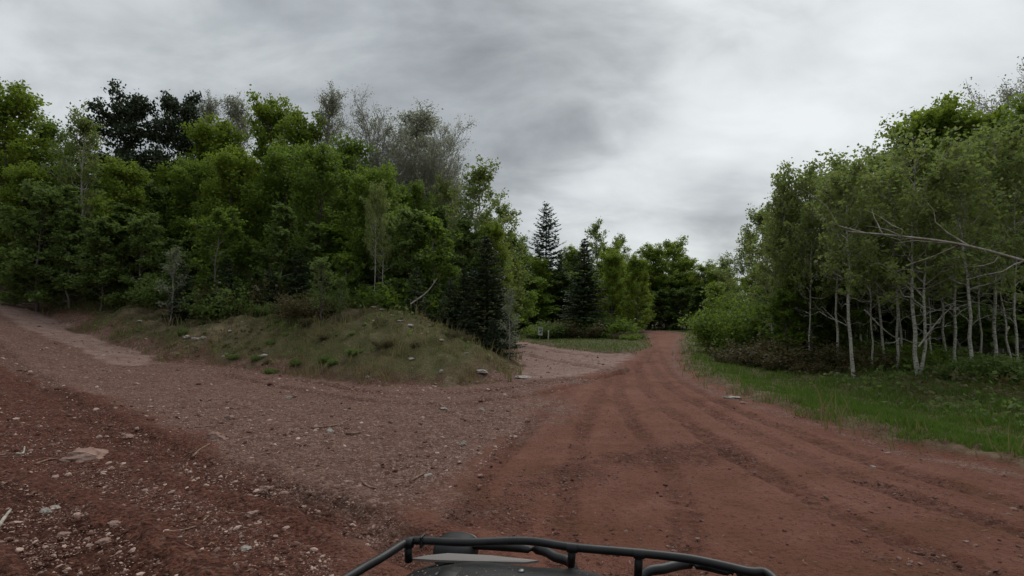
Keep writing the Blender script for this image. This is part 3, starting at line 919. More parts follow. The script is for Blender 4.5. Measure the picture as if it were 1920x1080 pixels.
KIND['aspen'] = [grow(141, 8, .060, .40, 1.75, 26, (.40, 1.0), 6, 2500, .125, clump=.14, leafmat='leaf_aspen', bark='bark_pale', twig='bark_twig', bare_low=9, lean=.02, twigs=1, kink=.018),
                 grow(142, 8, .050, .42, 1.5, 24, (.40, 1.0), 6, 2200, .125, clump=.14, leafmat='leaf_aspen', bark='bark_pale', twig='bark_twig', bare_low=8, lean=.02, twigs=1, kink=.016),
                 grow(143, 8, .066, .38, 1.9, 28, (.40, 1.0), 6, 2900, .125, clump=.15, leafmat='leaf_aspen', bark='bark_pale', twig='bark_twig', bare_low=12, lean=.015, twigs=1, kink=.014, stems=2, spread=.035),
                 grow(144, 8, .070, .25, 2.0, 34, (.4, 1.0), 7, 7200, .115, clump=.19, leafmat='leaf_aspen', bark='bark_pale', twig='bark_twig', twigs=1, kink=.018)]
KIND['spruce'] = [grow_conifer(151, 13, 2.6, 36, 10, .02, .28, dens=38, spray=.40, sharp=.75, spray_w=.085), grow_conifer(152, 13, 3.0, 34, 9, .01, .20, sharp=.7, dens=40, spray=.42, spray_w=.085)]
KIND['thin_spruce'] = [grow_conifer(153, 14, 3.5, 30, 8, .05, .16, dens=44, spray=.46, sharp=.66, spray_w=.085)]
KIND['young_spruce'] = [grow_conifer(154, 4.5, 1.35, 18, 8, .02, .12, dens=26, spray=.26, r0=.06, spray_w=.045), grow_conifer(155, 4.5, 1.2, 16, 8, .02, .16, dens=24, spray=.24, r0=.06, spray_w=.045)]
KIND['pine'] = [grow(161, 12, .20, .2, 3.4, 34, (.0, .75), 9, 15000, .17, clump=.24, leafmat='needle_pine', bark='bark_dark', flat=.9, profile='round'),
                grow(162, 12, .20, .2, 3.0, 32, (.0, .75), 9, 14000, .17, clump=.24, leafmat='needle_pine', bark='bark_dark', flat=.9, profile='column')]
KIND['sapling'] = [grow(171, 3, .022, .12, .75, 20, (.5, 1.1), 5, 1500, .062, clump=.08, leafmat='leaf_shrub', bark='bark', twig_r=.004),
                   grow(172, 3, .022, .15, .65, 16, (.6, 1.2), 5, 900, .066, clump=.07, leafmat='leaf_pale', bark='bark_twig', twig_r=.004)]
KIND['bush'] = [grow_bush(181), grow_bush(182, 1.3, 1.3, 50, 3800, .07), grow_bush(183, 1.0, 1.2, 46, 3200, .075, 'leaf')]
KIND['bramble'] = [grow_bush(184, .8, 1.2, 60, 2800, .055, 'leaf_bramble', 'stick', .09), grow_bush(185, .8, 1.1, 56, 2600, .055, 'leaf_bramble', 'stick', .09)]
KIND['bright_bush'] = [grow_bush(186, 2.6, 1.7, 80, 9000, .085, 'leaf', 'bark', .16)]
print('tree kinds grown')
TREE_RNG = random.Random(11)


def plant(kind, x, y, H, name, label, cat, group=None, variant=None, wide=1.0, rz=None, sink=0.05, tilt=(0, 0)):
    vs_ = KIND[kind]
    k = vs_[TREE_RNG.randrange(len(vs_)) if variant is None else variant]
    s = H / k['H']
    root = bpy.data.objects.new(name, None); COL.objects.link(root)
    root.empty_display_size = 0.3
    root.location = (x, y, Hgt(x, y) - sink)
    root.rotation_euler = (tilt[0], tilt[1], TREE_RNG.uniform(0, 6.283) if rz is None else rz)
    root.scale = (s * wide, s * wide, s)
    tag(root, label, cat, group)
    for part in ('trunk', 'stem', 'crown', 'foliage'):
        if part in k:
            obj(part, k[part], root)
    return root


def tree_at(kind, u, vtop, d, name, label, cat='tree', group=None, **kw):
    """a tree d metres away whose top reaches a given height against the sky"""
    x = (u - 960) / FPX * d
    z = 1.6 + (600 - vtop) / FPX * d
    H = z - Hgt(x, d) + 0.05
    return plant(kind, x, d, max(0.3, H), name, label, cat, group, **kw)


ORD = 'first second third fourth fifth sixth seventh eighth ninth tenth eleventh twelfth thirteenth fourteenth fifteenth sixteenth'.split()
# ---- left wood: the trees whose tops stand out against the sky
tree_at('broad', 8, 150, 27, 'broadleaf_tree', 'tall dense yellow-green tree at the far left edge of the picture', variant=1, wide=1.0)
tree_at('broad', -95, 120, 29, 'broadleaf_tree', 'broad green tree just past the far left tree, cut by the picture edge', variant=0, wide=1.15)
tree_at('broad', 92, 225, 30, 'broadleaf_tree', 'shorter green tree filling the dip between far left tree and dark pines', variant=2, wide=.8)
tree_at('clumpy', 148, 205, 25.5, 'aspen_tree', 'open crowned tree with thin pale trunk left of the dark pines', variant=0, wide=.75)
tree_at('pine', 232, 172, 31, 'pine_tree', 'dark blackish pine, the left one of two behind the mound', variant=0, wide=.78)
tree_at('pine', 325, 168, 32, 'pine_tree', 'dark blackish pine, the right one of two behind the mound', variant=1, wide=.72)
tree_at('bud', 372, 172, 36, 'budding_tree', 'thin grey twigged tree poking out right of the dark pines', variant=1, wide=.8)
tree_at('broad', 405, 220, 31, 'broadleaf_tree', 'yellow-green rounded tree standing right of the dark pines', variant=1, wide=.95)
tree_at('bud', 437, 166, 36, 'budding_tree', 'twiggy topped tree behind yellow-green crown right of pines', variant=1, wide=1.0)
tree_at('broad', 500, 178, 34, 'broadleaf_tree', 'tall green tree with feathery top between two twiggy trees', variant=1, wide=.75)
tree_at('broad', 552, 205, 31.5, 'broadleaf_tree', 'green tree just left of the tall pale-trunked birch', variant=1, wide=.75)
tree_at('bud', 606, 158, 33, 'birch_tree', 'tall birch with pale trunk and small wispy top left of the big bare crown', variant=1, wide=.85, rz=1.0)
tree_at('bud', 722, 205, 31.5, 'budding_tree', 'large spreading tree with fine grey-green twigs, left half of the big pale crown', variant=0, wide=.82, rz=.4)
tree_at('bud', 792, 222, 31.0, 'budding_tree', 'large spreading tree with fine grey-green twigs, right half of the big pale crown', variant=0, wide=.85, rz=3.4)
tree_at('bud', 760, 190, 34, 'budding_tree', 'grey twigged tree rising in the middle of the big pale crown', variant=1, wide=1.5)
tree_at('broad', 655, 260, 29, 'broadleaf_tree', 'green tree in front of the large grey twigged crown, left side', variant=2, wide=.75)
tree_at('broad', 770, 345, 27, 'broadleaf_tree', 'green tree under the middle of the large grey twigged crown', variant=0, wide=.85)
tree_at('clumpy', 890, 300, 26.5, 'aspen_tree', 'open tree with separate leaf clumps right of the grey twigged crown', variant=0, wide=.95)
tree_at('clumpy', 832, 330, 28.5, 'aspen_tree', 'thin leaf-clumped tree between grey twigged crown and open aspen', variant=1, wide=.8)
tree_at('clumpy', 945, 375, 29, 'aspen_tree', 'lower open tree sloping down toward the tall thin spruce', variant=1, wide=.95)
tree_at('broad', 915, 415, 25, 'broadleaf_tree', 'bright green tree directly above the dark fir beside the mound', variant=1, wide=.85)
tree_at('broad', 965, 440, 33, 'broadleaf_tree', 'green tree at right end of the wood behind the mound', variant=0, wide=.8)
# second row of the left wood
row2 = [(45, 330, 24), (120, 340, 26), (215, 335, 25), (285, 300, 27), (350, 280, 27), (440, 280, 26), (520, 290, 26), (600, 310, 25), (690, 350, 24.5), (740, 390, 24), (820, 400, 24.5), (865, 430, 24)]
g2 = random.Random(8)
for i, (u, v, d) in enumerate(row2):
    v += g2.uniform(-45, 45); d += g2.uniform(-1.2, 1.2)
    tree_at('broad' if v < 320 else 'edge', u, v, d, 'broadleaf_tree', ORD[i] + ' from the left of the mid-height leafy trees behind the mound', group='second row of the left wood', wide=.95)
# front fringe of the left wood
row3 = [(70, 400, 22.8), (130, 420, 22.8), (190, 440, 22), (260, 410, 22.4), (330, 430, 21.6), (400, 440, 21.4), (470, 400, 21.8), (530, 430, 21.0), (590, 420, 22), (650, 440, 21.4), (710, 430, 22), (765, 450, 21.2), (815, 460, 21.6), (855, 480, 21)]
for i, (u, v, d) in enumerate(row3):
    v += g2.uniform(-70, 50); d += g2.uniform(-.8, .8)
    tree_at('edge', u, v, d, 'broadleaf_sapling', ORD[i] + ' from the left of the young leafy trees fringing the wood behind the mound', group='front fringe of the left wood', wide=1.0)
# the dark inside of the left wood
g0 = random.Random(3)
for i in range(46):
    u = -160 + 1110 * (i + g0.random()) / 46; d = g0.uniform(29, 44)
    vt = np.interp(u, [-160, 60, 110, 250, 420, 620, 800, 900, 960], [260, 290, 320, 260, 290, 290, 330, 430, 500]) + g0.uniform(0, 60)
    tree_at('broad', u, vt, d, 'broadleaf_tree', 'broadleaf tree deep inside the dark wood behind the mound', group='trees deep in the left wood', wide=g0.uniform(.9, 1.2))
for i in range(24):
    u = -40 + 960 * (i + g0.random()) / 24; d = g0.uniform(23.5, 29)
    plant('edge', (u - 960) / FPX * d, d, g0.uniform(2.2, 4.5), 'broadleaf_sapling', 'small leafy tree in the shade inside the wood behind the mound', 'tree', group='saplings inside the left wood', wide=1.6)
for i in range(12):
    u = 975 + 300 * (i + g0.random()) / 12; d = g0.uniform(52, 60) if u < 1200 else g0.uniform(68, 74)
    plant('edge', (u - 960) / FPX * d, d, g0.uniform(4, 7), 'broadleaf_sapling', 'small leafy tree low in the far wood behind the island', 'tree', group='saplings in the far wood', wide=1.7)
# dark young spruces along its foot
sp = [(345, 500, 20.6, 'small dark spruce at the foot of the wood under the pines'), (425, 478, 20.4, 'dark young spruce left of the leafy sapling on the mound'),
      (505, 500, 20.3, 'low dark spruce just left of the mound sapling'), (560, 470, 21.2, 'taller dark young spruce behind the mound sapling'),
      (780, 500, 19.8, 'dark young spruce on the far side of the mound crest'), (845, 520, 19.4, 'dark young spruce above the mound slope')]
for u, v, d, lab in sp:
    tree_at('young_spruce', u, v, d, 'young_spruce', lab, wide=1.25)
tree_at('spruce', 912, 440, 19.8, 'fir_tree', 'dark layered fir at the right end of the mound', variant=1, wide=1.4)
tree_at('young_spruce', 938, 530, 19.6, 'young_spruce', 'dark young spruce at mound end beside the branch track', wide=1.1)
tree_at('spruce', 868, 500, 19.6, 'fir_tree', 'dark broad fir left of the layered fir at mound end', variant=0, wide=1.45)
tree_at('young_spruce', 872, 560, 18.9, 'young_spruce', 'low dark spruce in front of the layered fir', wide=1.3)
tree_at('young_spruce', 925, 600, 18.6, 'young_spruce', 'smallest dark spruce at lower right foot of the mound', wide=1.4)
tree_at('sapling', 604, 482, 18.2, 'sapling', 'small leafy sapling standing alone on left shoulder of the mound', variant=0, wide=1.1)
tree_at('sapling', 640, 520, 18.6, 'sapling', 'shorter sapling just right of the lone mound sapling', variant=0)
tree_at('sapling', 318, 462, 20.2, 'sapling', 'thin sapling with pale grey-green leaves at foot of the wood', variant=1)
tree_at('sapling', 952, 540, 18.6, 'sapling', 'thin sapling with pale leaves in front of fir beside branch track', variant=1, wide=.8)
for u, v, d, lab in ((702, 395, 20.3, 'slim pale-stemmed aspen rising behind the mound crest, left of a pair'), (716, 420, 20.6, 'slim pale-stemmed aspen rising behind the mound crest, right of a pair')):
    tree_at('aspen', u, v - 60, d, 'aspen_tree', lab, variant=1, wide=.6)

# ---- centre: trees behind the grass island
tree_at('thin_spruce', 1022, 380, 58, 'spruce_tree', 'tall thin spruce with open tiers rising above its neighbours by the sign', wide=1.15)
tree_at('spruce', 1096, 445, 46.5, 'spruce_tree', 'dark dense spruce right of the tall thin spruce', variant=0, wide=1.5)
tree_at('spruce', 1050, 470, 55, 'spruce_tree', 'dark spruce between the tall thin one and dense one', variant=1, wide=.9)
tree_at('spruce', 985, 455, 54, 'spruce_tree', 'dark spruce left of the tall thin spruce, half hidden', variant=1, wide=.9)
tree_at('broad', 1072, 462, 60, 'broadleaf_tree', 'yellow-green tree between tall thin spruce and rounded aspen crown', variant=1, wide=1.0)
tree_at('broad', 1140, 455, 58, 'broadleaf_tree', 'yellow-green tree just right of the dark dense spruce', variant=3, wide=.9)
tree_at('clumpy', 1116, 410, 66, 'aspen_tree', 'rounded aspen crown showing above the dark dense spruce', variant=1, wide=.75)
tree_at('clumpy', 1166, 437, 63, 'aspen_tree', 'aspen crown right of the dark dense spruce, against the sky', variant=1, wide=.75)
tree_at('broad', 1150, 470, 51, 'birch_tree', 'green birch-like tree leaning out over the grass island, left of two', variant=1, wide=.9)
tree_at('broad', 1192, 478, 50, 'birch_tree', 'green birch-like tree at the corner where the tracks part', variant=1, wide=.85)
tree_at('broad', 1218, 458, 70, 'broadleaf_tree', 'green tree straight behind the far bend, left of the highest one', variant=1, wide=1.15)
tree_at('broad', 1254, 446, 74, 'broadleaf_tree', 'highest green tree behind the far bend of the red track', variant=3, wide=1.1)
tree_at('broad', 1288, 482, 70, 'broadleaf_tree', 'rounded green tree right behind the far bend, lower than its neighbour', variant=1, wide=1.2)
tree_at('broad', 1322, 492, 66, 'broadleaf_tree', 'green tree at right end of the row behind the far bend', variant=3, wide=1.25)
tree_at('broad', 1352, 500, 62, 'broadleaf_tree', 'green tree half hidden behind the far right bushes', variant=1, wide=1.3)
tree_at('edge', 1240, 545, 67, 'broadleaf_tree', 'low leafy tree closing the view at the far bend, left one', wide=1.5)
tree_at('edge', 1275, 540, 66, 'broadleaf_tree', 'low leafy tree closing the view at the far bend, middle one', wide=1.5)
tree_at('edge', 1310, 535, 64, 'broadleaf_tree', 'low leafy tree closing the view at the far bend, right one', wide=1.5)
for i in range(34):
    u = 960 + 420 * (i + g0.random()) / 34; d = g0.uniform(64, 90) if u > 1190 else g0.uniform(54, 80)
    vt = np.interp(u, [960, 1040, 1150, 1230, 1330, 1400], [480, 480, 480, 490, 515, 520]) + g0.uniform(0, 40)
    tree_at('broad', u, vt, d, 'broadleaf_tree', 'broadleaf tree in the far wood behind the grass island and bend', group='trees in the far wood', variant=(1, 3, 0)[i % 3], wide=g0.uniform(.9, 1.3))

# ---- right wood
tree_at('clumpy', 1365, 480, 52, 'aspen_tree', 'small grey-green aspen at the far end of the right-hand wood', variant=1, wide=1.0)
tree_at('broad', 1340, 530, 47, 'broadleaf_tree', 'low green tree overhanging the far right track edge', variant=1, wide=1.1)
tree_at('clumpy', 1405, 430, 38, 'aspen_tree', 'open aspen near far end of right-hand wood, grey-green crown', variant=0, wide=1.0)
tree_at('clumpy', 1440, 385, 31, 'aspen_tree', 'grey-green aspen whose thin crown stands out left in right-hand wood', variant=0, wide=1.0)
tree_at('clumpy', 1470, 365, 25, 'aspen_tree', 'open aspen between grey-green crown and outreaching aspen', variant=1, wide=.9)
tree_at('aspen', 1500, 300, 20, 'aspen_tree', 'aspen with top reaching out farthest left over the track on the right', variant=3, wide=.75)
tree_at('aspen', 1545, 300, 22, 'aspen_tree', 'leafy aspen right of the outreaching aspen crown', variant=3, wide=.85)
tree_at('aspen', 1620, 285, 20, 'aspen_tree', 'aspen with pointed top in the middle of right-hand wood', variant=3, wide=1.0)
tree_at('clumpy', 1675, 270, 22, 'aspen_tree', 'open leaf-clumped aspen below the tall rounded green tree', variant=0, wide=.9)
tree_at('broad', 1725, 192, 25, 'broadleaf_tree', 'tall rounded green tree standing over the pale trunks', variant=3, wide=.8)
tree_at('broad', 1795, 182, 25.5, 'broadleaf_tree', 'tall green tree, highest dense crown of the right-hand wood', variant=1, wide=.85)
tree_at('broad', 1868, 178, 24, 'broadleaf_tree', 'tall green tree near the right edge of the picture', variant=3, wide=.9)
tree_at('bud', 1912, 118, 27, 'budding_tree', 'bare twiggy tree top at the upper right corner', variant=0, wide=.8, rz=2.2)
tree_at('broad', 1960, 190, 22, 'broadleaf_tree', 'dark green tree cut off by the right picture edge', variant=0, wide=.95)
# pale trunks that show
tr = [(1596, 300, 15.2, 0, 'nearest pale birch, its whole trunk showing at the grass edge', (0, -.06)),
      (1658, 300, 17.0, 1, 'slim pale birch right behind the nearest one', (0, -.05)),
      (1716, 262, 14.8, 2, 'thick double-stemmed pale birch in the middle of right-hand wood', (0, -.02)),
      (1690, 290, 18.0, 1, 'pale birch half hidden behind the double-stemmed birch', (0, -.04)),
      (1812, 255, 14.2, 0, 'crooked pale birch growing out of the big green bush', (0, .0)),
      (1858, 250, 16.0, 1, 'pale birch between crooked birch and right picture edge', (0, -.05)),
      (1892, 300, 16.8, 1, 'leaning thin birch nearest the right picture edge', (0, -.22)),
      (1447, 400, 22.0, 0, 'pale birch farthest along the right-hand wood edge', (0, -.03)),
      (1618, 320, 19.0, 1, 'thin pale birch between the nearest birch and the double-stemmed one', (0, -.06)),
      (1545, 380, 20.5, 1, 'thin birch half hidden left behind the nearest birch', (0, -.03)),
      (1770, 260, 18.5, 1, 'thin pale birch between double-stemmed and crooked birches', (0, -.04))]
for i, (u, v, d, var, lab, tl) in enumerate(tr):
    v += (0, 45, -25, 60, 30, -30, 70, 0, 20, 0, 75)[i]
    tree_at('aspen', u, v, d, 'birch_tree', lab, variant=var, wide=.95, tilt=(tl[0], tl[1]))
for i in range(34):
    u = 1400 + 640 * (i + g0.random()) / 34; d = g0.uniform(24, 36)
    if d * (u - 960) / FPX < 9.5 + max(0, d - 20) * .25: d += 6
    vt = np.interp(u, [1400, 1480, 1600, 1700, 1900, 2040], [520, 430, 370, 300, 250, 250]) + g0.uniform(0, 70)
    tree_at('broad', u, vt, d, 'broadleaf_tree', 'leafy tree deep inside the dark right-hand wood', group='trees deep in the right wood', variant=(1, 3, 0)[i % 3], wide=g0.uniform(.9, 1.2))
for i in range(15):
    u = 1440 + 560 * (i + g0.random()) / 15; d = g0.uniform(20, 23)
    vt = np.interp(u, [1440, 1550, 1700, 1900], [500, 440, 400, 380]) + g0.uniform(0, 60)
    tree_at('edge', u, vt, d, 'broadleaf_sapling', ORD[i] + ' from the left of the young leafy trees behind the pale birches', group='young trees behind the pale birches', wide=g0.uniform(1.0, 1.3))
for i in range(7):
    u = 1450 + 250 * (i + g0.random()) / 7; d = g0.uniform(19, 21)
    tree_at('edge', u, g0.uniform(470, 560), d, 'broadleaf_sapling', ORD[i] + ' from the left of the low leafy saplings between the pale birch trunks', group='saplings between the birch trunks', variant=(1, 3)[i % 2], wide=g0.uniform(.9, 1.3))
for i, (u, v, d) in enumerate([(1480, 360, 20.5), (1512, 340, 18.6), (1570, 330, 17.6), (1632, 310, 16.4), (1676, 300, 16.0), (1742, 280, 16.4), (1786, 270, 15.6), (1834, 270, 17.2), (1905, 260, 15.2)]):
    tree_at('aspen', u, v + (0, 30, -20, 70, 10, 90, -10, 60, 30)[i], d, 'birch_tree', ORD[i] + ' from the left of the thinnest pale birch stems in the right-hand wood', group='thin birch stems on the right', variant=1 if i % 2 else 0, wide=.75, tilt=(0, g0.uniform(-.07, .02)))
# bushes along the right wood
tree_at('bright_bush', 1372, 545, 27, 'leafy_bush', 'bright green rounded bush beside the far right track edge', wide=1.0)
tree_at('bright_bush', 1412, 560, 24.5, 'leafy_bush', 'bright green bush nearer than the rounded one at track edge', wide=.9)
tree_at('bright_bush', 1345, 575, 34, 'leafy_bush', 'bright green bush farthest along the right track edge', wide=1.0)
bl = [(1400, 655, 21), (1440, 640, 20.5), (1480, 640, 19.5), (1515, 645, 18.5), (1550, 640, 18), (1600, 650, 17.5), (1640, 655, 16.6), (1680, 665, 16.2), (1460, 662, 18.5), (1530, 668, 17)]
for i, (u, v, d) in enumerate(sorted(bl)):
    tree_at('bramble', u, v + g0.uniform(-14, 10), d, 'bramble_bush', ORD[i] + ' from the left of the low reddish-brown brambles under the right-hand wood', 'bush', group='brambles under the right-hand wood', wide=1.3)
bl = [(1760, 690, 14.6), (1800, 680, 13.6), (1850, 672, 13.2), (1900, 668, 12.9), (1940, 670, 12.5), (1830, 690, 14.8), (1880, 680, 14.6), (1740, 672, 15.8), (1560, 655, 19.5), (1620, 640, 19), (1700, 650, 17.5), (1790, 655, 16.5)]
for i, (u, v, d) in enumerate(sorted(bl)):
    tree_at('bush', u, v - 8, d, 'green_bush', ORD[i] + ' from the left of the low green bushes under the pale birches', 'bush', group='bushes under the pale birches', wide=1.25)
# undergrowth along the left wood and the island
for i in range(34):
    u = 95 + 780 * (i + g0.random()) / 34; d = g0.uniform(19.0, 22.0)
    if u > 600: d = g0.uniform(20.6, 23)
    x = (u - 960) / FPX * d
    plant('bush' if i % 4 else 'bramble', x, d + max(0, (-x - 9) * .45), g0.uniform(.4, 1.4) ** 1.2, 'undergrowth_bush', 'low leafy bush along the foot of the wood behind the mound', 'bush', group='bushes along the foot of the left wood', wide=1.1)
for i in range(15):
    u = 985 + 215 * (i + g0.random()) / 15; d = g0.uniform(44, 51)
    if u > 1150: d -= 3
    plant('bush' if i % 3 else 'bramble', (u - 960) / FPX * d, d, g0.uniform(.3, 1.25) ** 1.3 * 1.5, 'island_bush', 'low bush at the back of the grass island near the sign', 'bush', group='bushes behind the grass island', wide=1.4)
print('trees planted')

# weeds and young shrubs on the mound
g3 = random.Random(17)
for i in range(30):
    u = g3.uniform(250, 900); v = np.interp(u, [250, 450, 680, 900], [600, 600, 590, 670]) + g3.uniform(5, 80) * (1 if u < 750 else .4)
    dd = g3.uniform(15.2, 18.2)
    x = (u - 960) / FPX * dd
    if x > -1.2: continue
    plant('bush' if i % 3 else 'bramble', x, dd + max(0, (-x - 7) * .45), g3.uniform(.12, .27), 'weed_plant', 'small leafy weed growing on the front of the mound', 'weed', group='weeds on the mound', variant=i % 2, wide=1.0)

# ================================================================== grass, weeds and litter (stuff)
def blades(name, x, y, z, hgt, wid, g, mat, bend=0.35):
    n = len(x)
    a = g.uniform(0, 6.283, n); b = g.uniform(0, 6.283, n)
    ca, sa = np.cos(a), np.sin(a)
    bx, by = np.cos(b) * bend * hgt * g.random(n), np.sin(b) * bend * hgt * g.random(n)
    z0 = z - 0.01
    p0 = np.stack([x - ca * wid, y - sa * wid, z0], -1); p1 = np.stack([x + ca * wid, y + sa * wid, z0], -1)
    m0 = np.stack([x - ca * wid * .7 + bx * .3, y - sa * wid * .7 + by * .3, z0 + hgt * .55], -1); m1 = np.stack([x + ca * wid * .7 + bx * .3, y + sa * wid * .7 + by * .3, z0 + hgt * .55], -1)
    tip = np.stack([x + bx, y + by, z0 + hgt], -1)
    V = np.stack([p0, p1, m1, m0, tip], 1).reshape(-1, 3)
    k = np.arange(n)[:, None] * 5
    Q = k + np.array([[0, 1, 2, 3]]); T = k + np.array([[3, 2, 4]])
    patch = vnoise(x * 0.8, y * 0.8, 71)
    tint = np.clip(0.15 + 0.6 * patch + g.normal(0, 0.18, n), 0, 1)
    return mesh_np(name, V, [Q, T], [mat], face_attr={'tint': np.concatenate([tint, tint])})


def build_grass():
    def keep_green(x, y, m, r):
        p = np.where((m['sr'] > -0.15) & (m['sr'] < 9), 0.95, 0.0) * smooth(-0.15, 0.7, m['sr'] + (vnoise(x * 1.5, y * 1.5, 73) - .5) * .9)
        p = np.maximum(p, np.where((m['si'] > -0.1) & (m['si'] < 9), 0.95, 0.0))
        tuft = smooth(0.52, 0.72, vnoise(x * 1.6, y * 1.6, 75) * .5 + vnoise(x * 5, y * 5, 76) * .5)
        p = np.maximum(p, np.where((m['sm'] > 0.1) & (m['sm'] < 7), 0.42 * tuft + .03, 0.0))
        return r < p
    x, y, z, g, k = scatter_ground(480000, keep_green, seed=21, power=1.5)
    d = np.hypot(x, y)
    clump = vnoise(x * 2.2, y * 2.2, 77)
    hgt = (0.05 + 0.15 * clump ** 1.8) * g.uniform(0.5, 1.5, len(x))
    o = obj('grass', blades('grass', x, y, z, hgt, 0.003 + 0.00040 * d, g, M['grass_green'], 0.8))
    tag(o, 'dark green grass on the verges and the island', 'grass', kind='stuff')

    def keep_dry(x, y, m, r):
        tuft = smooth(0.45, 0.62, vnoise(x * 1.3, y * 1.3, 85) * .5 + vnoise(x * 4, y * 4, 86) * .5)
        p = np.where((m['sm'] > -0.1) & (m['sm'] < 7), 0.80 * tuft + .06, 0.0)
        p = np.maximum(p, np.where((m['sr'] > -0.35) & (m['sr'] < 0.7), 0.10 * tuft, 0.0))
        return r < p
    x, y, z, g, k = scatter_ground(190000, keep_dry, seed=22, power=1.4)
    d = np.hypot(x, y)
    hgt = (0.06 + 0.50 * vnoise(x * 1.9, y * 1.9, 87) ** 2.2) * g.uniform(0.5, 1.5, len(x))
    o = obj('dry_grass', blades('dry_grass', x, y, z, hgt, 0.004 + 0.00055 * d, g, M['grass_dry'], 0.8))
    tag(o, 'thin yellowish dry grass on the mound', 'grass', kind='stuff')

    def keep_weed(x, y, m, r):
        c = smooth(0.5, 0.68, vnoise(x * 0.9, y * 0.9, 91) * .55 + vnoise(x * 3.1, y * 3.1, 92) * .45)
        p = np.where((m['sm'] > 0.3) & (m['sm'] < 8), 0.6 * c + .3 * smooth(3, 5, m['sm']), 0.0)
        p = np.maximum(p, np.where((m['sr'] > 2.2) & (m['sr'] < 9), 0.65 * smooth(2.2, 4.5, m['sr']), 0.0))
        p = np.maximum(p, np.where((m['si'] > 5), 0.3, 0.0))
        return r < p
    x, y, z, g, k = scatter_ground(140000, keep_weed, seed=23, power=2.0)
    n = len(x)
    hh = 0.03 + 0.30 * g.random(n) ** 1.4 * vnoise(x * 1.2, y * 1.2, 93) + 0.22 * g.random(n) * smooth(3, 6, np.maximum(sd_poly(x, y, POLY_R), sd_poly(x, y, POLY_M)))
    qv, qf = leaf_quads(np.stack([x, y, z + hh], -1), (0.045 + 0.0022 * np.hypot(x, y)) * g.uniform(0.6, 1.4, n), g, 0.7)
    brown = vnoise(x * 0.7, y * 0.7, 95) + g.normal(0, .12, n) > 0.60
    tint = np.clip(g.normal(.45, .22, n), 0, 1)
    me = mesh_np('weeds', qv, qf, [M['leaf_shrub'], M['leaf_bramble']], face_attr={'tint': tint}, mat_idx=brown.astype(int))
    tag(obj('weeds', me), 'low leafy weeds over the mound and under the trees', 'weeds', kind='stuff')

    def keep_chip(x, y, m, r):
        p = np.where(m['grass'] < .6, 0.25 * m['rub'] + 0.12 * m['gravel'] + .03, 0.04)
        p = np.maximum(p, np.where(np.abs(m['sr']) < .5, .5, 0)); p = np.maximum(p, np.where(np.abs(m['sm']) < .5, .45, 0))
        return r < p
    x, y, z, g, k = scatter_ground(16000, keep_chip, seed=24, power=1.0)
    n = len(x); sc = 0.5 + np.hypot(x, y) / 12
    qv, qf = leaf_quads(np.stack([x, y, z + 0.012], -1), 0.010 * sc * g.uniform(.5, 1.3, n), g, 0.18, 4.5)
    me = mesh_np('litter', qv, qf, [M['chips']], face_attr={'tint': g.random(n)})
    tag(obj('litter', me), 'dead leaves and bark chips littering the dirt', 'litter', kind='stuff')


build_grass()


# ================================================================== single rocks, sticks
def hit(u, v):
    """where the sight line of a photograph pixel meets the land"""
    d = pix_dir(u, v)
    t = np.concatenate([np.linspace(2.5, 30, 1400), np.linspace(30, 90, 600)])
    X, Y, Z = d.x * t, d.y * t, CAM_Z + d.z * t
    h, _ = height(X, Y, True)
    k = np.argmax(Z < h)
    return float(X[k]), float(Y[k]), float(h[k])


def rock_mesh(seed, sx, sy, sz, mat, sub=2):
    g = np.random.default_rng(seed)
    v, f = ico(sub)
    # facet it: cut by random planes
    for _ in range(9):
        n = rand_dir(g); c = g.uniform(0.55, 0.85)
        dd = v @ n
        v = np.where((dd > c)[:, None], v - (dd - c)[:, None] * n, v)
    v = v * (1 + 0.10 * g.normal(0, 1, (len(v), 1)))
    v = v * np.array([sx, sy, sz])
    return mesh_np('rock', v, f, [M[mat]])


